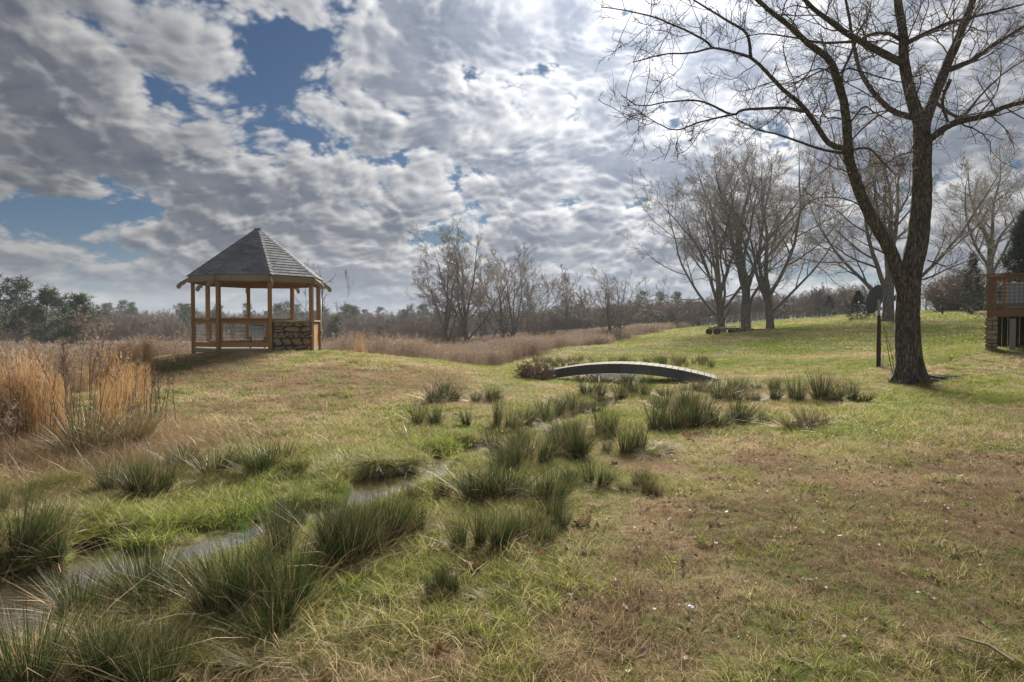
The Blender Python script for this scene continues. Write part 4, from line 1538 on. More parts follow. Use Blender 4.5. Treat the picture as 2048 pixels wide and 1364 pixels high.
MAT['leaf'] = material('brown_leaf', m_leaf)
MAT['plume'] = material('dry_plume', m_needles((.22, .15, .11), (.40, .30, .23)))


def src(name, parts, mat):
    """an unlinked source mesh object for scattering; parts: list of (V,q,t,b)"""
    off, vs, qs, ts, bs = 0, [], [], [], []
    for V, q, t, b in parts:
        vs.append(V)
        qs.append(q + off)
        ts.append(t)
        bs.append(b)
        off += len(V)
    me = mesh_arrays(name, np.concatenate(vs), [np.concatenate(qs)], {'t': np.concatenate(ts), 'b': np.concatenate(bs)})
    return obj(name, me, mat, link=False)


def tilt_dirs(g, n, lean, az=None):
    a = g.uniform(0, 2 * math.pi, n) if az is None else az
    th = np.abs(lean)
    return np.stack([np.cos(a) * np.sin(th), np.sin(a) * np.sin(th), np.cos(th)], 1)


def turf(g, size, n, L0, L1, W, lean=.5, bend=.5, k=3, square=False):
    a = g.uniform(0, 2 * math.pi, n)
    r = size * np.sqrt(g.random(n))
    base = np.stack([np.cos(a) * r, np.sin(a) * r, np.full(n, -.01)], 1)
    if square:
        base[:, :2] = g.uniform(-size, size, (n, 2))
    d = tilt_dirs(g, n, g.normal(0, lean, n))
    return blades(g, base, d, g.uniform(L0, L1, n), W * g.uniform(.6, 1.3, n), k, np.abs(g.normal(bend, .2, n)))


def scatter(name, P, rz, scl, pick, tint, sources, label, tiltxy=None):
    N = len(P)
    rot = np.zeros((N, 3))
    rot[:, 2] = rz
    if tiltxy is not None:
        rot[:, :2] = tiltxy
    me = mesh_arrays(name, P, [], {'rot': rot, 'scl': np.asarray(scl, dtype=float), 'pick': np.asarray(pick, dtype=np.int32), 'tint': np.asarray(tint, dtype=float)})
    o = obj(name, me, None, label=label, kind='stuff')
    c = bpy.data.collections.new(name + '_pieces')
    for i, s in enumerate(sources):
        s.name = '%s_piece_%02d' % (name, i)
        c.objects.link(s)
    ng = bpy.data.node_groups.new(name + '_scatter', 'GeometryNodeTree')
    ng.interface.new_socket('Geometry', in_out='INPUT', socket_type='NodeSocketGeometry')
    ng.interface.new_socket('Geometry', in_out='OUTPUT', socket_type='NodeSocketGeometry')
    N_ = ng.nodes
    gi_, go_ = N_.new('NodeGroupInput'), N_.new('NodeGroupOutput')
    ci = N_.new('GeometryNodeCollectionInfo')
    ci.inputs['Collection'].default_value = c
    ci.inputs['Separate Children'].default_value = True
    ci.inputs['Reset Children'].default_value = True
    ip = N_.new('GeometryNodeInstanceOnPoints')
    ip.inputs['Pick Instance'].default_value = True

    def named(nm, typ):
        a = N_.new('GeometryNodeInputNamedAttribute')
        a.data_type = typ
        a.inputs['Name'].default_value = nm
        return a.outputs[0]
    e = N_.new('FunctionNodeEulerToRotation')
    lk = ng.links.new
    lk(named('rot', 'FLOAT_VECTOR'), e.inputs[0])
    lk(gi_.outputs[0], ip.inputs['Points'])
    lk(ci.outputs[0], ip.inputs['Instance'])
    lk(named('pick', 'INT'), ip.inputs['Instance Index'])
    lk(e.outputs[0], ip.inputs['Rotation'])
    lk(named('scl', 'FLOAT'), ip.inputs['Scale'])
    lk(ip.outputs[0], go_.inputs[0])
    md = o.modifiers.new('scatter', 'NODES')
    md.node_group = ng
    return o


g = np.random.default_rng(77)

# lawn / reed border: reeds lie left of this line
RB = np.array([(24, -3.2), (30, -1.6), (37, .5), (46, 3.4), (64, 9.4), (85, 17.0), (107, 26), (160, 50), (300, 110)])


def reed_side(x, y):
    """> 0 inside the reeds"""
    far = np.interp(y, RB[:, 0], RB[:, 1]) - x
    far = np.where(y < 24.0, -9, far)
    mound = np.hypot((x + 6.5) / 6.6, (y - 19.5) / 6.0) - 1          # mown mound
    far = np.where(mound < 0, -9, far)
    left = -(x + .62 * y + .55)
    left = np.where((y > 7.2), left, -9)
    left = np.where(y > 22, 9, left)
    left = np.where(x > -7 - 0 * y, -9, left) if False else left
    return np.maximum(far, np.where(x < -4.2, np.minimum(left, 9), -9) if True else left)


def rand_polar(n, r0, r1, a=44):
    r = np.sqrt(g.uniform(r0 ** 2, r1 ** 2, n))
    th = np.radians(g.uniform(-a, a, n))
    return np.sin(th) * r, np.cos(th) * r


def dryness(x, y):
    d = (fbm(x, y, 2.6, 4, 51) - .5) * 1.7 + (fbm(x, y, .7, 3, 61) - .5) * 1.0 + .34
    mound = np.exp(-(((x + 6) / 6) ** 2 + ((y - 16) / 6) ** 2) ** 2)
    d = d + .58 * mound - .28 * np.exp(-(creek_dist(x, y)[0] / 1.3) ** 2) + .8 * np.exp(-(((x - 3.0) / 2.6) ** 2 + ((y - 4.0) / 2.2) ** 2))
    lawn = sstep(y, 14, 40) * sstep(x, -1, 6)
    d = d - .16 * lawn + lawn * (fbm(x * .35, y, 7, 3, 71) - .5) * .9
    return d


def wetmask(x, y):
    return ground(x, y, True)


# near turf
x, y = rand_polar(30000, 2.0, 9.5, 50)
z, wet = wetmask(x, y)
keep = (z > WATER_Z + .02) & (g.random(len(x)) > wet * .7) & (reed_side(x, y) < .3)
x, y, z = x[keep], y[keep], z[keep]
dr = dryness(x, y)
srcs = [src('s', [turf(g, .07, 26, .07, .19, .0058, .45, .55)], MAT['grass']) for _ in range(3)]
srcs += [src('s', [turf(g, .08, 26, .03, .09, .0048, .8, .5)], MAT['grass']) for _ in range(3)]
srcs += [src('s', [turf(g, .10, 26, .06, .16, .0042, 1.2, .35)], MAT['grass']) for _ in range(3)]
hi = g.random(len(x))
lush = fbm(x, y, 1.4, 3, 91)
pick = np.where(dr > .55, 6 + g.integers(0, 3, len(x)), np.where(lush + .3 * hi > .72, g.integers(0, 3, len(x)), 3 + g.integers(0, 3, len(x))))
pick = np.where(g.random(len(x)) < .25, 6 + g.integers(0, 3, len(x)), pick)
scatter('grass', np.stack([x, y, z], 1), g.uniform(0, 6.28, len(x)), g.uniform(.6, 1.25, len(x)) * np.where(pick < 3, .7 + .6 * lush, .9) * (1 - .42 * sstep(x + .12 * y, .2, 1.8)), pick, np.clip(dr + np.where(pick >= 6, .5, -.05), -.2, 1.6), srcs, 'short mixed green and straw turf in the foreground')

# brighter tufts standing proud of the thatch, in clusters
x, y = rand_polar(16000, 2.2, 10.5, 48)
cl = fbm(x, y, .55, 3, 131) + .5 * (fbm(x, y, 2.4, 2, 133) - .5)
z, wet = wetmask(x, y)
cd, cw_ = creek_dist(x, y)
keep = (cl > .56 - .10 * np.exp(-(cd / 1.2) ** 2) + .07 * sstep(x, .3, 2.0) * (1 - sstep(y, 4.5, 6.5))) & (z > WATER_Z + .02) & (wet < .75) & (reed_side(x, y) < .2)
x, y, z, cl, cd = x[keep], y[keep], z[keep], cl[keep], cd[keep]
srcs = [src('s', [turf(g, .045, 20, .07, .17, .0062, .5, .6)], MAT['grass']) for _ in range(4)] + [src('s', [turf(g, .06, 26, .04, .10, .0058, .7, .5)], MAT['grass']) for _ in range(2)]
scatter('grass_tufts', np.stack([x, y, z], 1), g.uniform(0, 6.28, len(x)), g.uniform(.55, 1.2, len(x)) * (1 - .35 * sstep(x + .12 * y, .2, 1.8)), g.integers(0, 6, len(x)), np.clip(g.normal(.08, .22, len(x)) + .25 * sstep(x, .5, 2.5) * (1 - sstep(y, 5, 7)), -.2, .9), srcs, 'fresh yellow-green grass tufts scattered through the near turf')
x, y = rand_polar(9000, 9.5, 34, 47)
cl = fbm(x, y, 1.1, 3, 141) + .45 * (fbm(x, y, 5, 2, 143) - .5)
z, wet = wetmask(x, y)
keep = (cl > .585) & (z > WATER_Z + .02) & (reed_side(x, y) < .2) & (np.hypot(x - GZC.x, y - GZC.y) > 2.1)
x, y, z = x[keep], y[keep], z[keep]
srcs = [src('s', [turf(g, .12, 40, .06, .16, .010, .5, .5)], MAT['grass']) for _ in range(4)]
scatter('grass_tufts', np.stack([x, y, z], 1), g.uniform(0, 6.28, len(x)), g.uniform(.6, 1.2, len(x)), g.integers(0, 4, len(x)), np.clip(g.normal(.08, .2, len(x)), -.2, .9), srcs, 'green grass tufts dotted over the mound and middle lawn')

# middle turf
x, y = rand_polar(15000, 8.5, 32, 48)
z, wet = wetmask(x, y)
keep = (z > WATER_Z + .02) & (g.random(len(x)) > wet * .6) & (reed_side(x, y) < .5) & (np.hypot(x - GZC.x, y - GZC.y) > 2.05)
x, y, z = x[keep], y[keep], z[keep]
dr = dryness(x, y)
srcs = [src('s', [turf(g, .26, 110, .05, .13, .008, .5, .5)], MAT['grass']) for _ in range(3)]
srcs += [src('s', [turf(g, .26, 120, .03, .07, .008, .8, .4)], MAT['grass']) for _ in range(3)]
srcs += [src('s', [turf(g, .26, 120, .04, .10, .007, 1.2, .3)], MAT['grass']) for _ in range(3)]
lush = fbm(x, y, 2.0, 3, 91)
pick = np.where(dr > .58, 6 + g.integers(0, 3, len(x)), np.where(lush > .60, g.integers(0, 3, len(x)), 3 + g.integers(0, 3, len(x))))
scatter('grass', np.stack([x, y, z], 1), g.uniform(0, 6.28, len(x)), g.uniform(.7, 1.2, len(x)), pick, np.clip(dr + np.where(pick >= 6, .35, -.05), -.2, 1.3), srcs, 'patchy green and straw turf on the mound and near lawn')

# far lawn
x, y = rand_polar(14000, 28, 135, 47)
keep = (reed_side(x, y) < 1.0)
x, y = x[keep], y[keep]
z = ground(x, y)
dr = dryness(x, y)
srcs = [src('s', [turf(g, .8, 150, .05, .10, .022, .6, .4)], MAT['grass']) for _ in range(4)]
sc = .7 + np.hypot(x, y) / 60
scatter('grass', np.stack([x, y, z], 1), g.uniform(0, 6.28, len(x)), sc, g.integers(0, 4, len(x)), np.clip(dr, -.2, 1.1), srcs, 'mown lawn rising toward the hill at right')

# bright wet grass on the flat beside the pool
x = g.normal(0, 1, 5200)
y = g.normal(0, 1, 5200)
x, y = -2.75 + g.uniform(-1.6, 1.6, 5200), 6.5 + g.uniform(-1.0, 1.0, 5200)
q = ((x + 2.75) / 1.45) ** 2 + ((y - 6.55) / .85) ** 2
z = ground(x, y)
keep = (q < 1 + .35 * (fbm(x, y, .4, 2, 5) - .5)) & (z > WATER_Z + .004)
x, y, z = x[keep], y[keep], z[keep]
srcs = [src('s', [turf(g, .09, 34, .03, .075, .0042, .4, .3)], MAT['wet_grass']) for _ in range(4)]
scatter('marsh_grass', np.stack([x, y, z], 1), g.uniform(0, 6.28, len(x)), g.uniform(.7, 1.2, len(x)), g.integers(0, 4, len(x)), g.uniform(0, .25, len(x)), srcs, 'bright green short grass on the wet flat beside the pool')


# dry reed field ----------------------------------------------------
def weed_patch(g, n, size, h, W, top=True, mat='reed'):
    a = g.uniform(-size, size, (n, 2))
    base = np.column_stack([a, np.full(n, -.05)])
    d = tilt_dirs(g, n, g.normal(0, .13, n))
    L = h * g.uniform(.6, 1.12, n)
    parts = [blades(g, base, d, L, np.full(n, W), 3, np.abs(g.normal(.08, .07, n)))]
    if top:
        m = 7
        t = g.uniform(.5, 1.0, (n, m))
        C = base[:, None] + d[:, None] * (L[:, None] * t)[..., None]
        dd = unit(d[:, None] * .8 + g.normal(0, .6, (n, m, 3)))
        V, q, ta, ba = blades(g, C.reshape(-1, 3), dd.reshape(-1, 3), h * g.uniform(.05, .16, n * m), np.full(n * m, W * 1.5), 2, .2)
        parts.append((V, q, np.clip(ta + .3, 0, 1), ba))
    # low litter so the ground between stems reads as matted
    k = n
    base2 = np.column_stack([g.uniform(-size, size, (k, 2)), np.full(k, -.03)])
    parts.append(blades(g, base2, tilt_dirs(g, k, g.normal(0, .7, k)), h * g.uniform(.2, .55, k), np.full(k, W), 3, .3))
    return src('s', parts, MAT[mat])


x, y = rand_polar(9500, 9, 62, 52)
rs = reed_side(x, y)
keep = (rs + (fbm(x, y, 2.5, 3, 15) - .5) * 1.6 > .15) & (np.hypot(x - GZC.x, y - GZC.y) > 3.2)
x, y = x[keep], y[keep]
z = ground(x, y)
tall = .62 + .5 * fbm(x, y, 5, 3, 81)
near = sstep(np.hypot(x, y), 8, 17)
srcs = [weed_patch(g, 44, .5, 1.15, .009) for _ in range(5)]
scatter('dry_reeds', np.stack([x, y, z], 1), g.uniform(0, 6.28, len(x)), tall * (.75 + .25 * near), g.integers(0, 5, len(x)), np.clip(fbm(x, y, 4, 3, 83) * 1.3 - .2, 0, 1), srcs, 'brown dry weeds and reeds filling the low field')
x, y = rand_polar(7000, 58, 128, 50)
rs = reed_side(x, y)
keep = (rs + (fbm(x, y, 6, 3, 15) - .5) * 5 > .5)
x, y = x[keep], y[keep]
z = ground(x, y)
srcs = [weed_patch(g, 60, 1.6, 1.25, .028) for _ in range(4)]
scatter('dry_reeds', np.stack([x, y, z], 1), g.uniform(0, 6.28, len(x)), (.75 + .5 * fbm(x, y, 9, 3, 81)) * (.85 + np.hypot(x, y) / 600), g.integers(0, 4, len(x)), np.clip(fbm(x, y, 9, 3, 83) * 1.3 - .3, 0, 1), srcs, 'far brown reeds stretching to the woods')

# golden broomsedge -------------------------------------------------
srcs = []
for _ in range(5):
    n = 120
    base = np.column_stack([g.normal(0, .10, (n, 2)), np.full(n, -.03)])
    A = blades(g, base, tilt_dirs(g, n, g.normal(0, .12, n)), g.uniform(.55, 1.25, n), np.full(n, .006), 4, np.abs(g.normal(.10, .08, n)))
    m = 160
    i = g.integers(0, n, m)
    C = base[i] + tilt_dirs(g, m, g.normal(0, .1, m)) * g.uniform(.6, 1.05, m)[:, None]
    B = blades(g, C, tilt_dirs(g, m, g.normal(0, .35, m)), g.uniform(.07, .18, m), np.full(m, .009), 2, .2)
    n2 = 60
    Cc = blades(g, np.column_stack([g.normal(0, .16, (n2, 2)), np.full(n2, -.02)]), tilt_dirs(g, n2, g.normal(0, .6, n2)), g.uniform(.2, .5, n2), np.full(n2, .006), 3, .4)
    srcs.append(src('s', [A, B, Cc], MAT['gold']))
PX = []
for (cx, cy, sx, sy, n) in [(0, 862, 34, 16, 70), (50, 858, 26, 12, 46), (92, 850, 12, 10, 14), (-150, 850, 60, 40, 50), (215, 845, 10, 14, 2), (250, 800, 30, 16, 5), (200, 775, 40, 8, 5), (210, 745, 60, 6, 12),
                            (100, 745, 60, 8, 16), (1170, 692, 34, 2, 14), (870, 712, 12, 3, 10), (625, 706, 12, 2, 0), (660, 700, 14, 2, 10), (270, 725, 30, 4, 12), (1235, 682, 22, 1.5, 8), (760, 706, 60, 3, 16)]:
    for _ in range(n):
        PX.append((g.normal(cx, sx), g.normal(cy, sy)))
P = []
for (a, b) in PX:
    if b < 672:
        continue
    h = ground_hit(a, b)
    if h.y < 120 and float(reed_side(np.array([h.x]), np.array([h.y]))[0]) > -2.5:
        P.append(tuple(h))
P = np.array(P)
r = np.hypot(P[:, 0], P[:, 1])
scatter('golden_grass', P, g.uniform(0, 6.28, len(P)), np.where(r < 11.6, g.uniform(.85, 1.2, len(P)), np.where(r < 30, g.uniform(.4, .7, len(P)), g.uniform(.5, .8, len(P)))), g.integers(0, 5, len(P)), np.clip(g.normal(.25, .3, len(P)), 0, 1), srcs, 'orange broomsedge standing at left and along the reed edge')

# dark dead stalks among the golden grass
srcs = []
for _ in range(4):
    n = 9
    p0 = np.column_stack([g.normal(0, .14, (n, 2)), np.full(n, -.05)])
    L = g.uniform(.7, 1.35, n)
    P1 = shoots(g, p0, tilt_dirs(g, n, g.normal(0, .1, n)), L, 6, .05, .03)
    R1 = taper_r(np.full(n, .0075), 6, .4)
    p, d, ln, r_ = kids(g, P1, R1, L, 7, .35, 38, 10, .22, .6)
    P2 = shoots(g, p, d, ln, 3, .1, .05)
    v, f = merge([tubes(P1, R1, 5), tubes(P2, np.full(P2.shape[:2], .003), 3)])
    srcs.append(obj('s', mesh_arrays('s', v, f), MAT['stalk'], link=False))
P = np.array([tuple(ground_hit(g.normal(cx, sx), g.normal(cy, 16))) for (cx, sx, cy, n) in [(20, 45, 872, 14), (75, 25, 862, 8), (110, 18, 855, 4), (240, 40, 850, 3), (-80, 50, 860, 8)] for _ in range(n)])
scatter('dead_stalks', P, g.uniform(0, 6.28, len(P)), g.uniform(.45, .85, len(P)), g.integers(0, 4, len(P)), np.zeros(len(P)), srcs, 'dark dead weed stalks among the golden grass')

# flattened straw thatch at the foot of the weeds
n = 900
x, y = -6.0 + g.normal(0, 1.5, n), 8.6 + g.normal(0, .8, n)
z = ground(x, y)
srcs = [src('s', [turf(g, .22, 60, .12, .34, .005, 1.25, .35)], MAT['dead']) for _ in range(3)]
scatter('straw', np.stack([x, y, z + .01], 1), g.uniform(0, 6.28, n), g.uniform(.6, 1.2, n), g.integers(0, 3, n), g.uniform(.4, 1, n), srcs, 'flattened pale straw at the foot of the weeds')

# small leaf litter
def litter_src():
    k = 5
    V, q, t, b = [], [], [], []
    bm_ = []
    a = np.linspace(0, 2 * math.pi, 8, endpoint=False)
    rr_ = np.array([1, .55, .8, .5, 1.1, .5, .85, .55]) * g.uniform(.8, 1.2, 8)
    v = np.column_stack([np.cos(a) * rr_, np.sin(a) * rr_ * .7, g.uniform(-.05, .45, 8)])
    v = np.vstack([v, [[0, 0, .05]]]) * .022
    f = np.array([(i, (i + 1) % 8, 8) for i in range(8)])
    me = mesh_arrays('s', v, [f], {'b': np.full(9, g.random()), 't': np.zeros(9)})
    return obj('s', me, MAT['litter'], link=False)


x, y = rand_polar(5200, 2.2, 11, 48)
w = fbm(x, y, 1.5, 3, 99) + .25 * sstep(x, -1, 3)
z, wet = wetmask(x, y)
keep = (w > .52) & (z > WATER_Z + .04) & (wet < .3) & (reed_side(x, y) < 0)
x, y, z = x[keep], y[keep], z[keep]
scatter('leaf_litter', np.stack([x, y, z + .025], 1), g.uniform(0, 6.28, len(x)), g.uniform(.5, 1.5, len(x)), g.integers(0, 6, len(x)), g.uniform(0, 1, len(x)), [litter_src() for _ in range(6)], 'scraps of bleached leaf litter in the turf', tiltxy=g.normal(0, .5, (len(x), 2)))


# ------------------------------------------------------------------ rush and sedge clumps, each a plant of its own
def rush_mesh(seed, n, base_r, lean, bend, W, L0=.55):
    g = np.random.default_rng(seed)
    a = g.uniform(0, 2 * math.pi, n)
    r = base_r * np.sqrt(g.random(n))
    base = np.column_stack([np.cos(a) * r, np.sin(a) * r, np.full(n, -.03)])
    th = np.abs(g.normal(0, lean, n)) + .25 * r / base_r * lean
    d = tilt_dirs(g, n, th, a + g.normal(0, .5, n))
    L = g.uniform(L0, 1.05, n)
    return blades(g, base, d, L, W * g.uniform(.7, 1.3, n), 4, np.abs(g.normal(bend, bend * .6, n)))


def clump_me(name, parts):
    V, q, t, b = parts
    return mesh_arrays(name, V, [q], {'t': t, 'b': b})


RUSH = [(clump_me('stems', rush_mesh(300 + i, 330, .13, .26, .09, .0075, .3)), clump_me('dead_stems', rush_mesh(320 + i, 70, .17, .75, .35, .008, .3))) for i in range(5)]
RUSHS = [(clump_me('stems', rush_mesh(340 + i, 130, .12, .26, .09, .012, .3)), clump_me('dead_stems', rush_mesh(350 + i, 36, .15, .7, .3, .012, .3))) for i in range(4)]
SEDGE = [(clump_me('stems', rush_mesh(360 + i, 330, .20, .62, .55, .012, .5)), clump_me('dead_stems', rush_mesh(370 + i, 120, .22, 1.0, .5, .012, .4))) for i in range(3)]
for (a, b) in RUSH + RUSHS:
    a.materials.append(MAT['rush'])
    b.materials.append(MAT['dead'])
for (a, b) in SEDGE:
    a.materials.append(MAT['sedge'])
    b.materials.append(MAT['dead'])
RUSHB = []
for (a, b) in RUSHS[:2] + RUSH[:1]:
    a2 = a.copy()
    a2.materials.clear()
    a2.materials.append(MAT['rush_brown'])
    RUSHB.append((a2, b))


def clump(name, px, py, hpx, wpx, label, kinds, group, i):
    b = ground_hit(px, py)
    b.z = max(b.z, WATER_Z - .04)
    h = hpx * b.y / F
    w = wpx * b.y / F
    gg = np.random.default_rng(int(px * 7 + py))
    o = empty(name, b, 0, label, 'rushes' if 'rush' in name else 'sedge', group)
    s = w / (.95 if 'rush' in name else 1.5)
    nt = 5 if wpx > 130 else 4 if wpx > 85 else 3
    for j in range(nt):
        a, d = kinds[(i + j) % len(kinds)]
        th = gg.uniform(0, 6.28)
        rr_ = w * .50 * (j > 0) * gg.uniform(.45, 1.25)
        ox, oy = math.cos(th) * rr_, math.sin(th) * rr_ * .8
        tf = obj('tuft', a, None, o)
        tf.location = (ox, oy, gz(b.x + ox, b.y + oy) - b.z if b.z > WATER_Z else 0)
        tf.location.z = max(tf.location.z, WATER_Z - .04 - b.z)
        k = gg.uniform(.7, 1.05) if hpx > 140 else gg.uniform(.5, .85)
        hh = h * (1.0 if j == 0 else gg.uniform(.5, .95))
        tf.scale = (s * k, s * k, hh)
        tf.rotation_euler = (gg.normal(0, .17), gg.normal(0, .17), gg.uniform(0, 6.28))
        obj('dead_stems', d, None, tf)
    return o


GR = 'rush clumps along the creek'
RU = [
    (45, 1118, 185, 150, 'tall dark rush clump at the left edge above the pool'),
    (290, 992, 120, 135, 'dark rush clump behind the bright green wet grass'),
    (372, 935, 65, 110, 'low rush clump behind the wet grass, middle of three'),
    (530, 945, 95, 165, 'broad rush clump behind the wet grass, rightmost of three'),
    (660, 1120, 195, 175, 'tall rush clump between the two bright pools'),
    (575, 1235, 215, 260, 'largest rush clump in the near foreground by the pool'),
    (775, 1085, 150, 140, 'rush clump standing right of the bright pool'),
    (290, 1205, 165, 220, 'rush clump growing out of the near pool'),
    (60, 1400, 230, 260, 'rushes in the bottom left corner of the picture'),
    (215, 1385, 190, 230, 'rushes at the bottom edge right of the left corner'),
    (385, 1190, 120, 130, 'slim rush clump beside the largest foreground clump'),
    (870, 850, 62, 105, 'low rush clump on the mound foot, front of two'),
    (895, 798, 48, 120, 'low rush clump on the mound foot, rear of two'),
    (470, 938, 60, 70, 'small rush clump left of the broad one behind wet grass'),
    (995, 850, 92, 75, 'upright rush clump at the upstream left bank'),
    (1010, 1000, 118, 190, 'wide rush clump in the middle of the picture'),
    (925, 1000, 78, 110, 'rush clump left of the wide middle one'),
    (1085, 935, 105, 140, 'rush clump behind the wide middle one'),
    (1155, 915, 115, 115, 'rush clump on the near bank beside the small pool'),
    (960, 1095, 118, 110, 'rush clump in front of the wide middle one'),
    (1110, 1045, 92, 105, 'small dark rush clump right of the picture centre'),
    (880, 1190, 105, 80, 'sparse rush clump near the bottom centre'),
    (1250, 908, 92, 95, 'rush clump right of the small bright pool'),
    (1272, 975, 62, 80, 'low grey-green rush clump at the lawn edge'),
    (1330, 852, 100, 140, 'tall rush clump right of the footbridge creek'),
    (1405, 848, 88, 130, 'tall rush clump below the right end of the footbridge'),
    (1468, 842, 60, 90, 'rush clump right of the tall pair under the footbridge'),
    (1055, 850, 66, 85, 'small rush clump just below the bramble'),
    (1120, 832, 60, 80, 'small rush clump left of the upstream pool'),
    (1200, 800, 62, 100, 'rush clump in the creek below the bridge middle'),
    (1290, 792, 58, 90, 'rush clump below the bridge right of middle'),
    (1255, 768, 30, 80, 'low rush clump directly under the bridge arch'),
    (1590, 800, 66, 90, 'rush clump on the lawn, left of the group by the tree'),
    (1640, 800, 78, 110, 'biggest rush clump of the lawn group by the tree'),
    (1705, 800, 58, 100, 'rush clump of the lawn group nearest the tree'),
    (1475, 785, 48, 90, 'low rush clump past the right bridge end'),
    (1545, 778, 34, 70, 'little rush clump between bridge end and lawn group'),
    (720, 1130, 150, 120, 'rush clump filling the gap right of the tall pool rushes'),
    (480, 1215, 120, 150, 'rush clump at the left foot of the largest clump'),
    (1040, 905, 80, 120, 'rush clump up the left bank from the wide middle one'),
    (1200, 870, 84, 110, 'rush clump on the right bank above the small bright pool'),
    (1370, 815, 62, 110, 'rush clump behind the tall pair below the footbridge'),
    (1180, 970, 76, 100, 'loose rush clump right of the wide middle one'),
    (1045, 1075, 84, 110, 'loose rush clump below the wide middle one'),
    (1150, 835, 60, 90, 'rush clump at the upstream pool, right bank'),
    (1440, 800, 60, 110, 'rush clump close under the right bridge end'),
    (980, 800, 40, 90, 'low rush clump where the mound meets the creek'),
    (830, 1010, 70, 70, 'thin rushes at the right shore of the bright pool'),
    (600, 1060, 110, 90, 'thin rushes behind the tall pool rushes'),
    (0, 1030, 120, 110, 'rushes cut by the left frame edge'),
]
for i, (a, b, h, w, lab) in enumerate(RU):
    clump('rush_clump', a, b, h, w, lab, RUSH if h > 100 else RUSHS, GR, i)
for i, (a, b, h, w, lab) in enumerate([
        (172, 905, 150, 170, 'tall brownish rush clump with straw at its foot at left'),
        (1612, 852, 52, 110, 'brownish rush clump in front of the lawn group'),
        (1395, 780, 30, 110, 'brown rushes beside the right bridge end'),
        (1500, 800, 26, 80, 'thin brown rushes between bridge and lawn group'),
        (1290, 985, 46, 80, 'greyish sparse rush clump on the lawn edge')]):
    clump('rush_clump', a, b, h, w, lab, RUSHB, GR, i)
gx = np.random.default_rng(12)
P = np.array([tuple(ground_hit(gx.uniform(1070, 1440), 735 - 12 * gx.random())) for _ in range(70)])
ro = []
for i in range(4):
    V, q, t_, b_ = rush_mesh(380 + i, 90, .2, .3, .1, .014)
    ro.append(obj('s', mesh_arrays('s', V, [q], {'t': t_, 'b': b_}), MAT['rush' if i % 3 else 'rush_brown'], link=False))
scatter('rushes', P, gx.uniform(0, 6.28, len(P)), gx.uniform(.28, .5, len(P)), gx.integers(0, 4, len(P)), gx.random(len(P)), ro, 'low strip of rushes behind the footbridge')
GS = 'sedge tufts by the creek'
for i, (a, b, h, w, lab) in enumerate([
        (405, 975, 45, 110, 'yellow-green sedge tuft right of the dark rush clump'),
        (140, 1040, 70, 140, 'arching sedge tuft on the bank behind the pool'),
        (60, 985, 55, 140, 'pale arching sedge tuft at the left bank'),
        (330, 1340, 110, 260, 'large arching sedge tuft at the bottom of the picture'),
        (450, 1290, 70, 180, 'arching sedge tuft before the largest rush clump'),
        (720, 1150, 50, 120, 'sedge tuft at the foot of the middle rushes'),
        (1120, 870, 38, 90, 'yellow-green sedge tuft beside the upstream pool'),
        (820, 930, 34, 110, 'bright sedge tuft above the bright pool'),
        (1110, 815, 28, 70, 'drooping sedge tuft on the upstream bank'),
        (700, 930, 36, 110, 'sedge tuft between mound and bright pool'),
        (1330, 905, 30, 90, 'sedge tuft on the lawn edge right of the creek'),
        (905, 1060, 40, 100, 'sedge tuft left of the centre rushes'),
        (600, 1330, 60, 170, 'sedge tuft at the bottom edge below the largest rushes'),
        (770, 1260, 55, 130, 'sedge tuft at the bottom centre of the picture'),
        (1010, 1200, 34, 110, 'yellowing sedge tuft in the foreground turf')]):
    clump('sedge_clump', a, b, h, w, lab, SEDGE, GS, i)

# tall feathery dead weed rising from the brown rush clump
g = np.random.default_rng(55)
wb = ground_hit(165, 885)
weed = empty('tall_weed', wb, 0, 'tall dead weed with feathery brown top at left', 'weed')
n = 11
p0 = np.column_stack([g.normal(0, .12, (n, 2)), np.full(n, -.05)])
Hs = 290 * wb.y / F
L = Hs * g.uniform(.62, 1.0, n)
P1 = shoots(g, p0, tilt_dirs(g, n, g.normal(0, .10, n)), L, 8, .035, .01)
R1 = taper_r(np.full(n, .006), 8, .35)
v, f = merge([tubes(P1, R1, 5)])
obj('stems', mesh_arrays('stems', v, f), MAT['stalk'], weed)
p, d, ln, r_ = kids(g, P1, R1, L, 16, .62, 36, 12, .13, .5, taper=.3)
P2 = shoots(g, p, d, ln, 4, .12, .08)
R2 = np.full(P2.shape[:2], .0028)
C = P2[:, 1:].reshape(-1, 3)
fv, fq, ft, fb = tufts_at(g, C, 5, .05, .006, upb=.4)
v, f = merge([tubes(P2, R2, 3), (fv, fq)])
bb = np.concatenate([np.full(len(v) - len(fv), .2), fb])
obj('plume', mesh_arrays('plume', v, f, {'b': bb, 't': np.zeros(len(v))}), MAT['plume'], weed)

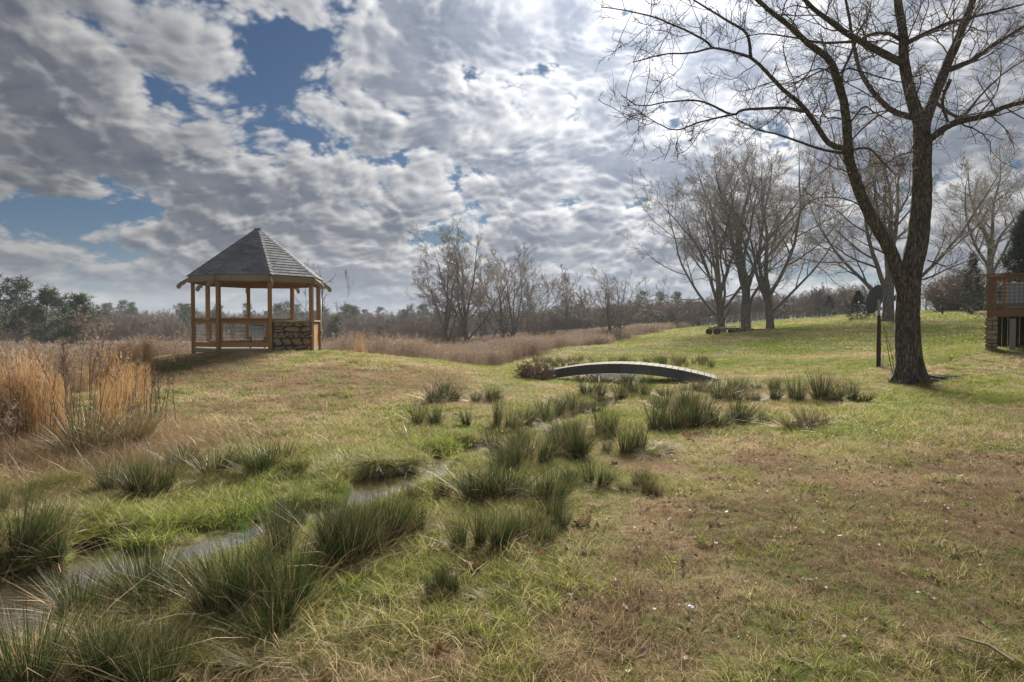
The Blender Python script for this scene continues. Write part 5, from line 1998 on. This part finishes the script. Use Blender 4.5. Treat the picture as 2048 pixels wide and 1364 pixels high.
# dry flower stalks standing in front of the mound
for (px_, py_, hp, lab) in [(330, 850, 135, 'dry flower stalk with a pale seed head before the mound'), (300, 850, 90, 'bent dry stalk left of the pale seed head'), (352, 852, 105, 'thin dry stalk right of the pale seed head')]:
    b = ground_hit(px_, py_)
    h = hp * b.y / F
    r_ = empty('flower_stalk', b, 0, lab, 'stalk')
    P1 = shoots(g, np.array([[0, 0, -.02]]), np.array([[g.normal(0, .12), 0, 1.0]]), np.array([h]), 8, .05, .02)
    R1 = taper_r(np.array([.006]), 8, .4)
    p, d, ln, rr_ = kids(g, P1, R1, np.array([h]), 9, .35, 35, 10, .2, .6)
    P2 = shoots(g, p, d, ln, 4, .1, .06)
    v, f = merge([tubes(P1, R1, 5), tubes(P2, np.full(P2.shape[:2], .003), 3)])
    obj('stem', mesh_arrays('stem', v, f), MAT['stalk'], r_)
    C = np.repeat(P1[:, -1], 26, 0) + g.normal(0, .022, (26, 3))
    C = np.concatenate([C, P2[:, -1]])
    fv, fq, ft, fb = tufts_at(g, C, 6, .02, .006)
    obj('seed_head', mesh_arrays('seed_head', fv, fq, {'b': np.clip(fb + .3, 0, .8), 't': ft * 0}), MAT['litter'] if hp > 120 else MAT['briar'], r_)


# ------------------------------------------------------------------ large fallen leaves
def leaf_mesh(seed):
    g = np.random.default_rng(seed)
    bm_ = bmesh.new()
    n = 40
    ring = []
    cup = g.uniform(.25, .6)
    for i in range(n):
        a = 2 * math.pi * i / n
        lob = .62 + .38 * abs(math.cos(2.5 * (a - math.pi / 2))) ** 1.2
        lob *= 1 - .45 * math.exp(-((a - 1.5 * math.pi) / .25) ** 2)
        lob *= g.uniform(.93, 1.06)
        ring.append((math.cos(a) * lob, math.sin(a) * lob))
    c = bm_.verts.new((0, -.1, 0))
    rows = []
    for q in (.4, .75, 1.0):
        rows.append([bm_.verts.new((x * q, y * q - .1 * (1 - q), cup * (x * q) ** 2 + .25 * (y * q) * abs(y * q) * g.uniform(.6, 1.2) + g.normal(0, .03) * q)) for x, y in ring])
    for i in range(n):
        bm_.faces.new((c, rows[0][i], rows[0][(i + 1) % n]))
        for a, b in zip(rows, rows[1:]):
            bm_.faces.new((a[i], b[i], b[(i + 1) % n], a[(i + 1) % n]))
    bmesh.ops.solidify(bm_, geom=list(bm_.faces), thickness=.008)
    me = bpy.data.meshes.new('blade')
    bm_.to_mesh(me)
    bm_.free()
    for p in me.polygons:
        p.use_smooth = True
    me.materials.append(MAT['leaf'])
    return me


LEAVES = [(1165, 1052, 30, 'big curled brown leaf right of the centre rushes'), (555, 1228, 30, 'reddish brown leaf at the foot of the largest rushes'), (880, 1328, 34, 'pale curled leaf at the bottom centre'),
          (945, 1140, 34, 'upright brown leaf left of centre by sparse rushes'), (905, 1160, 26, 'brown leaf lying beside the upright brown leaf'), (872, 1112, 24, 'brown leaf caught in the sparse rushes'),
          (1180, 1024, 16, 'small tan leaf just above the big curled one'), (1085, 1118, 14, 'small tan leaf in the turf at centre'), (1272, 1140, 12, 'narrow tan leaf in the turf right of centre'),
          (1375, 880, 16, 'brown leaf on the bank before the lawn'), (1230, 938, 14, 'brown leaf beside the small bright pool'), (1185, 882, 12, 'small brown leaf on the far bank'),
          (650, 1218, 30, 'flat dark leaf right of the largest rushes'), (1545, 893, 12, 'small leaf on the open lawn right of the creek')]
for i, (a, b, s, lab) in enumerate(LEAVES):
    h = ground_hit(a, b)
    gg = np.random.default_rng(700 + i)
    o = empty('fallen_leaf', h + Vector((0, 0, .035)), gg.uniform(0, 6.28), lab, 'leaf', 'large fallen leaves')
    sc = s * h.y / F * .75
    o.scale = (sc, sc, sc)
    o.rotation_euler = (gg.normal(.25, .4), gg.normal(0, .4), gg.uniform(0, 6.28))
    obj('blade', leaf_mesh(720 + i), None, o)
    Build().tube([(0, -.5, 0), (.05, -.9, .05), (.0, -1.25, .16)], [.03, .025, .02], 5).done('leaf_stem', MAT['leaf'], o)
h = ground_hit(1381, 1228)
pb = Build()
bmesh.ops.create_icosphere(pb.bm, subdivisions=2, radius=.018, matrix=Matrix.Translation((0, 0, .03)) @ Matrix.Diagonal((1.2, .9, .8, 1)))
for v_ in pb.bm.verts:
    v_.co += Vector(np.random.default_rng(int(abs(v_.co.x) * 1e5)).normal(0, .0016, 3))
st = pb.done('pebble', MAT['white'], None, label='small white pebble in the turf at lower right of centre', cat='pebble')
st.location = h
h = ground_hit(1975, 1330)
tw = empty('fallen_twig', h + Vector((0, 0, .03)), .3, 'pale fallen twig in the brown turf at bottom right', 'twig')
Build().tube([(0, .14, .01), (.01, 0, .03), (-.01, -.12, .02)], [.005, .006, .007], 6).done('shaft', MAT['palewood'], tw)
Build().tube([(.005, .02, .03), (.05, .08, .04)], [.004, .003], 5).done('side_shoot', MAT['palewood'], tw)


# ------------------------------------------------------------------ far woods
g = np.random.default_rng(901)


def wood_src(kind, seed):
    gg = np.random.default_rng(seed)
    if kind == 'bare':
        H = 11
        P0 = shoots(gg, np.array([[0, 0, -.3]]), np.array([[0, 0, 1.0]]), np.array([H * .7]), 8, .05, .03)
        R0 = np.linspace(.2, .06, 8)[None]
        p, d, ln, r = kids(gg, P0, R0, np.array([H * .5]), 14, .2, 38, 10, 1.0, .6, taper=.5)
        P1 = shoots(gg, p, d, ln, 6, .1, .12)
        p, d, l2, r2 = kids(gg, P1, taper_r(r, 6), ln, 9, .15, 36, 12, .5, .6)
        P2 = shoots(gg, p, d, l2, 4, .14, .1)
        p, d, l3, r3 = kids(gg, P2, taper_r(r2, 4), l2, 6, .2, 36, 12, .6, .6)
        P3 = shoots(gg, p, d, l3, 3, .14, .1)
        v, f = merge([tubes(P0, R0, 5), tubes(P1, taper_r(np.minimum(r, .09), 6, .3), 4), tubes(P2, np.full(P2.shape[:2], .032), 3), tubes(P3, np.full(P3.shape[:2], .026), 3)])
        return obj('s', mesh_arrays('s', v, f), [MAT['twig_wood'], MAT['twig_wood2']][seed % 2], link=False)
    (v, f), (fv, fq, ft, fb) = conifer_mesh(seed, 12, 2.9, 'pine', 360, .35)
    V, Fc = merge([(v, f[0]), (fv, fq)]) if len(f) == 1 else merge([(v, x) for x in f] + [(fv, fq)])
    me = mesh_arrays('s', V, Fc, {'b': np.concatenate([np.full(len(v), .3), fb])})
    return obj('s', me, MAT['pine'], link=False)


MAT['twig_wood'] = material('wood_twigs', m_twig((.20, .165, .135)))
MAT['twig_wood2'] = material('wood_twigs_brown', m_twig((.19, .14, .11)))
n = 1900
th = np.radians(g.uniform(-52, 50, n))
rr = 116 + 150 * g.random(n) ** 1.5
x, y = np.sin(th) * rr, np.cos(th) * rr
keepw = reed_side(x, y) > 0
x, y, rr = x[keepw], y[keepw], rr[keepw]
n = len(x)
z = ground(x, y) - .3
srcs = [wood_src('bare', 10 + i) for i in range(5)] + [wood_src('pine', 30 + i) for i in range(2)]
pn = g.random(n) < np.where(rr > 190, .16, .05)
pick = np.where(pn, 5 + g.integers(0, 2, n), g.integers(0, 5, n))
scatter('far_woods', np.stack([x, y, z], 1), g.uniform(0, 6.28, n), g.uniform(.40, .58, n) * (1 + (rr - 116) / 190) * np.where(pn, 1.05, 1.0), pick, g.random(n), srcs, 'leafless brown woods along the far side of the field')

# nearer belt behind the lawn, right of centre
n = 420
t = g.random(n)
pxs = 1090 + 640 * t + g.normal(0, 12, n)
dd = 118 + 40 * g.random(n) + 26 * (1 - t)
x = (pxs - 1024) / F * dd
y = dd
z = ground(x, y) - .3
srcs = [wood_src('bare', 50 + i) for i in range(4)]
scatter('lawn_woods', np.stack([x, y, z], 1), g.uniform(0, 6.28, n), g.uniform(.36, .62, n), g.integers(0, 4, n), g.random(n), srcs, 'leafless belt of woods behind the lawn')

GF = 'pines rising from the far woods'
for i, (px_, py_, top, d, r_, lab) in enumerate([
        (557, 690, 606, 170, 2.6, 'dark pine seen through the gazebo right of its middle post'),
        (580, 690, 604, 260, 2.4, 'tall thin pine seen through the gazebo near the right posts'),
        (440, 690, 618, 205, 3.2, 'pine clump seen through the gazebo at left'),
        (395, 690, 622, 215, 3.0, 'pine beyond the left gazebo post'),
        (822, 690, 610, 240, 2.4, 'pine on the far skyline left of the reedbed trees'),
        (845, 690, 616, 240, 2.2, 'lower pine beside the far skyline pine'),
        (870, 690, 616, 235, 2.2, 'pine half hidden by the leaning bare tree'),
        (1285, 665, 580, 135, 2.4, 'pine on the skyline left of the three bare trees'),
        (1325, 665, 585, 140, 3.0, 'broad pine behind the left of the three bare trees'),
        (1356, 665, 594, 138, 2.8, 'rounded pine beside the broad one behind the bare trees'),
        (1395, 660, 604, 140, 2.4, 'low pine behind the left bare trunk'),
        (1256, 670, 600, 145, 2.2, 'pine behind the shrubby bare tree'),
        (715, 690, 622, 260, 2.4, 'pine on the skyline right of the gazebo'),
        (290, 690, 625, 260, 2.6, 'pine on the skyline left of the gazebo')]):
    b = foot(px_, py_, d)
    H = at(px_, top, d).z - b.z
    conifer('pine_tree', b, H, r_ * H / 9, 400 + i, lab, GF, n=300, bottom=.35 if H > 9 else .15)
GD = 'dark cedars at the far lawn edge'
for i, (px_, py_, top, d, r_, lab) in enumerate([
        (1290, 664, 628, 112, 1.7, 'dark cedar at the far lawn edge, leftmost'),
        (1318, 663, 622, 108, 1.8, 'dark cedar at the far lawn edge, second from left'),
        (1345, 662, 630, 110, 1.5, 'dark cedar at the far lawn edge, third from left'),
        (1206, 672, 628, 118, 1.6, 'dark cedar between the small trees and the shrubby tree'),
        (1180, 674, 634, 116, 1.4, 'low dark cedar behind the faint bare tree'),
        (1562, 645, 618, 118, 1.6, 'dark cedar right of the three bare trees'),
        (1110, 680, 640, 120, 1.6, 'dark cedar behind the right end of the reedbed clump')]):
    b = foot(px_, py_, d)
    conifer('cedar_tree', b, at(px_, top, d).z - b.z, r_, 450 + i, lab, GD, 'cedar', n=260)

# ------------------------------------------------------------------ air: thin winter haze over the whole field
hz = bpy.data.materials.new('haze')
hz.use_nodes = True
H_ = NT(hz.node_tree)
pv = H_.node('ShaderNodeVolumePrincipled', {'Color': (.80, .86, .95, 1.0), 'Density': .00045, 'Anisotropy': .0})
H_.node('ShaderNodeOutputMaterial', {'Volume': pv.outputs[0]})
hb = Build()
hb.box((0, 0, 9.5), (1320, 1320, 30))
haze = hb.done('haze', hz, None, kind='stuff', label='thin pale winter haze over the field')
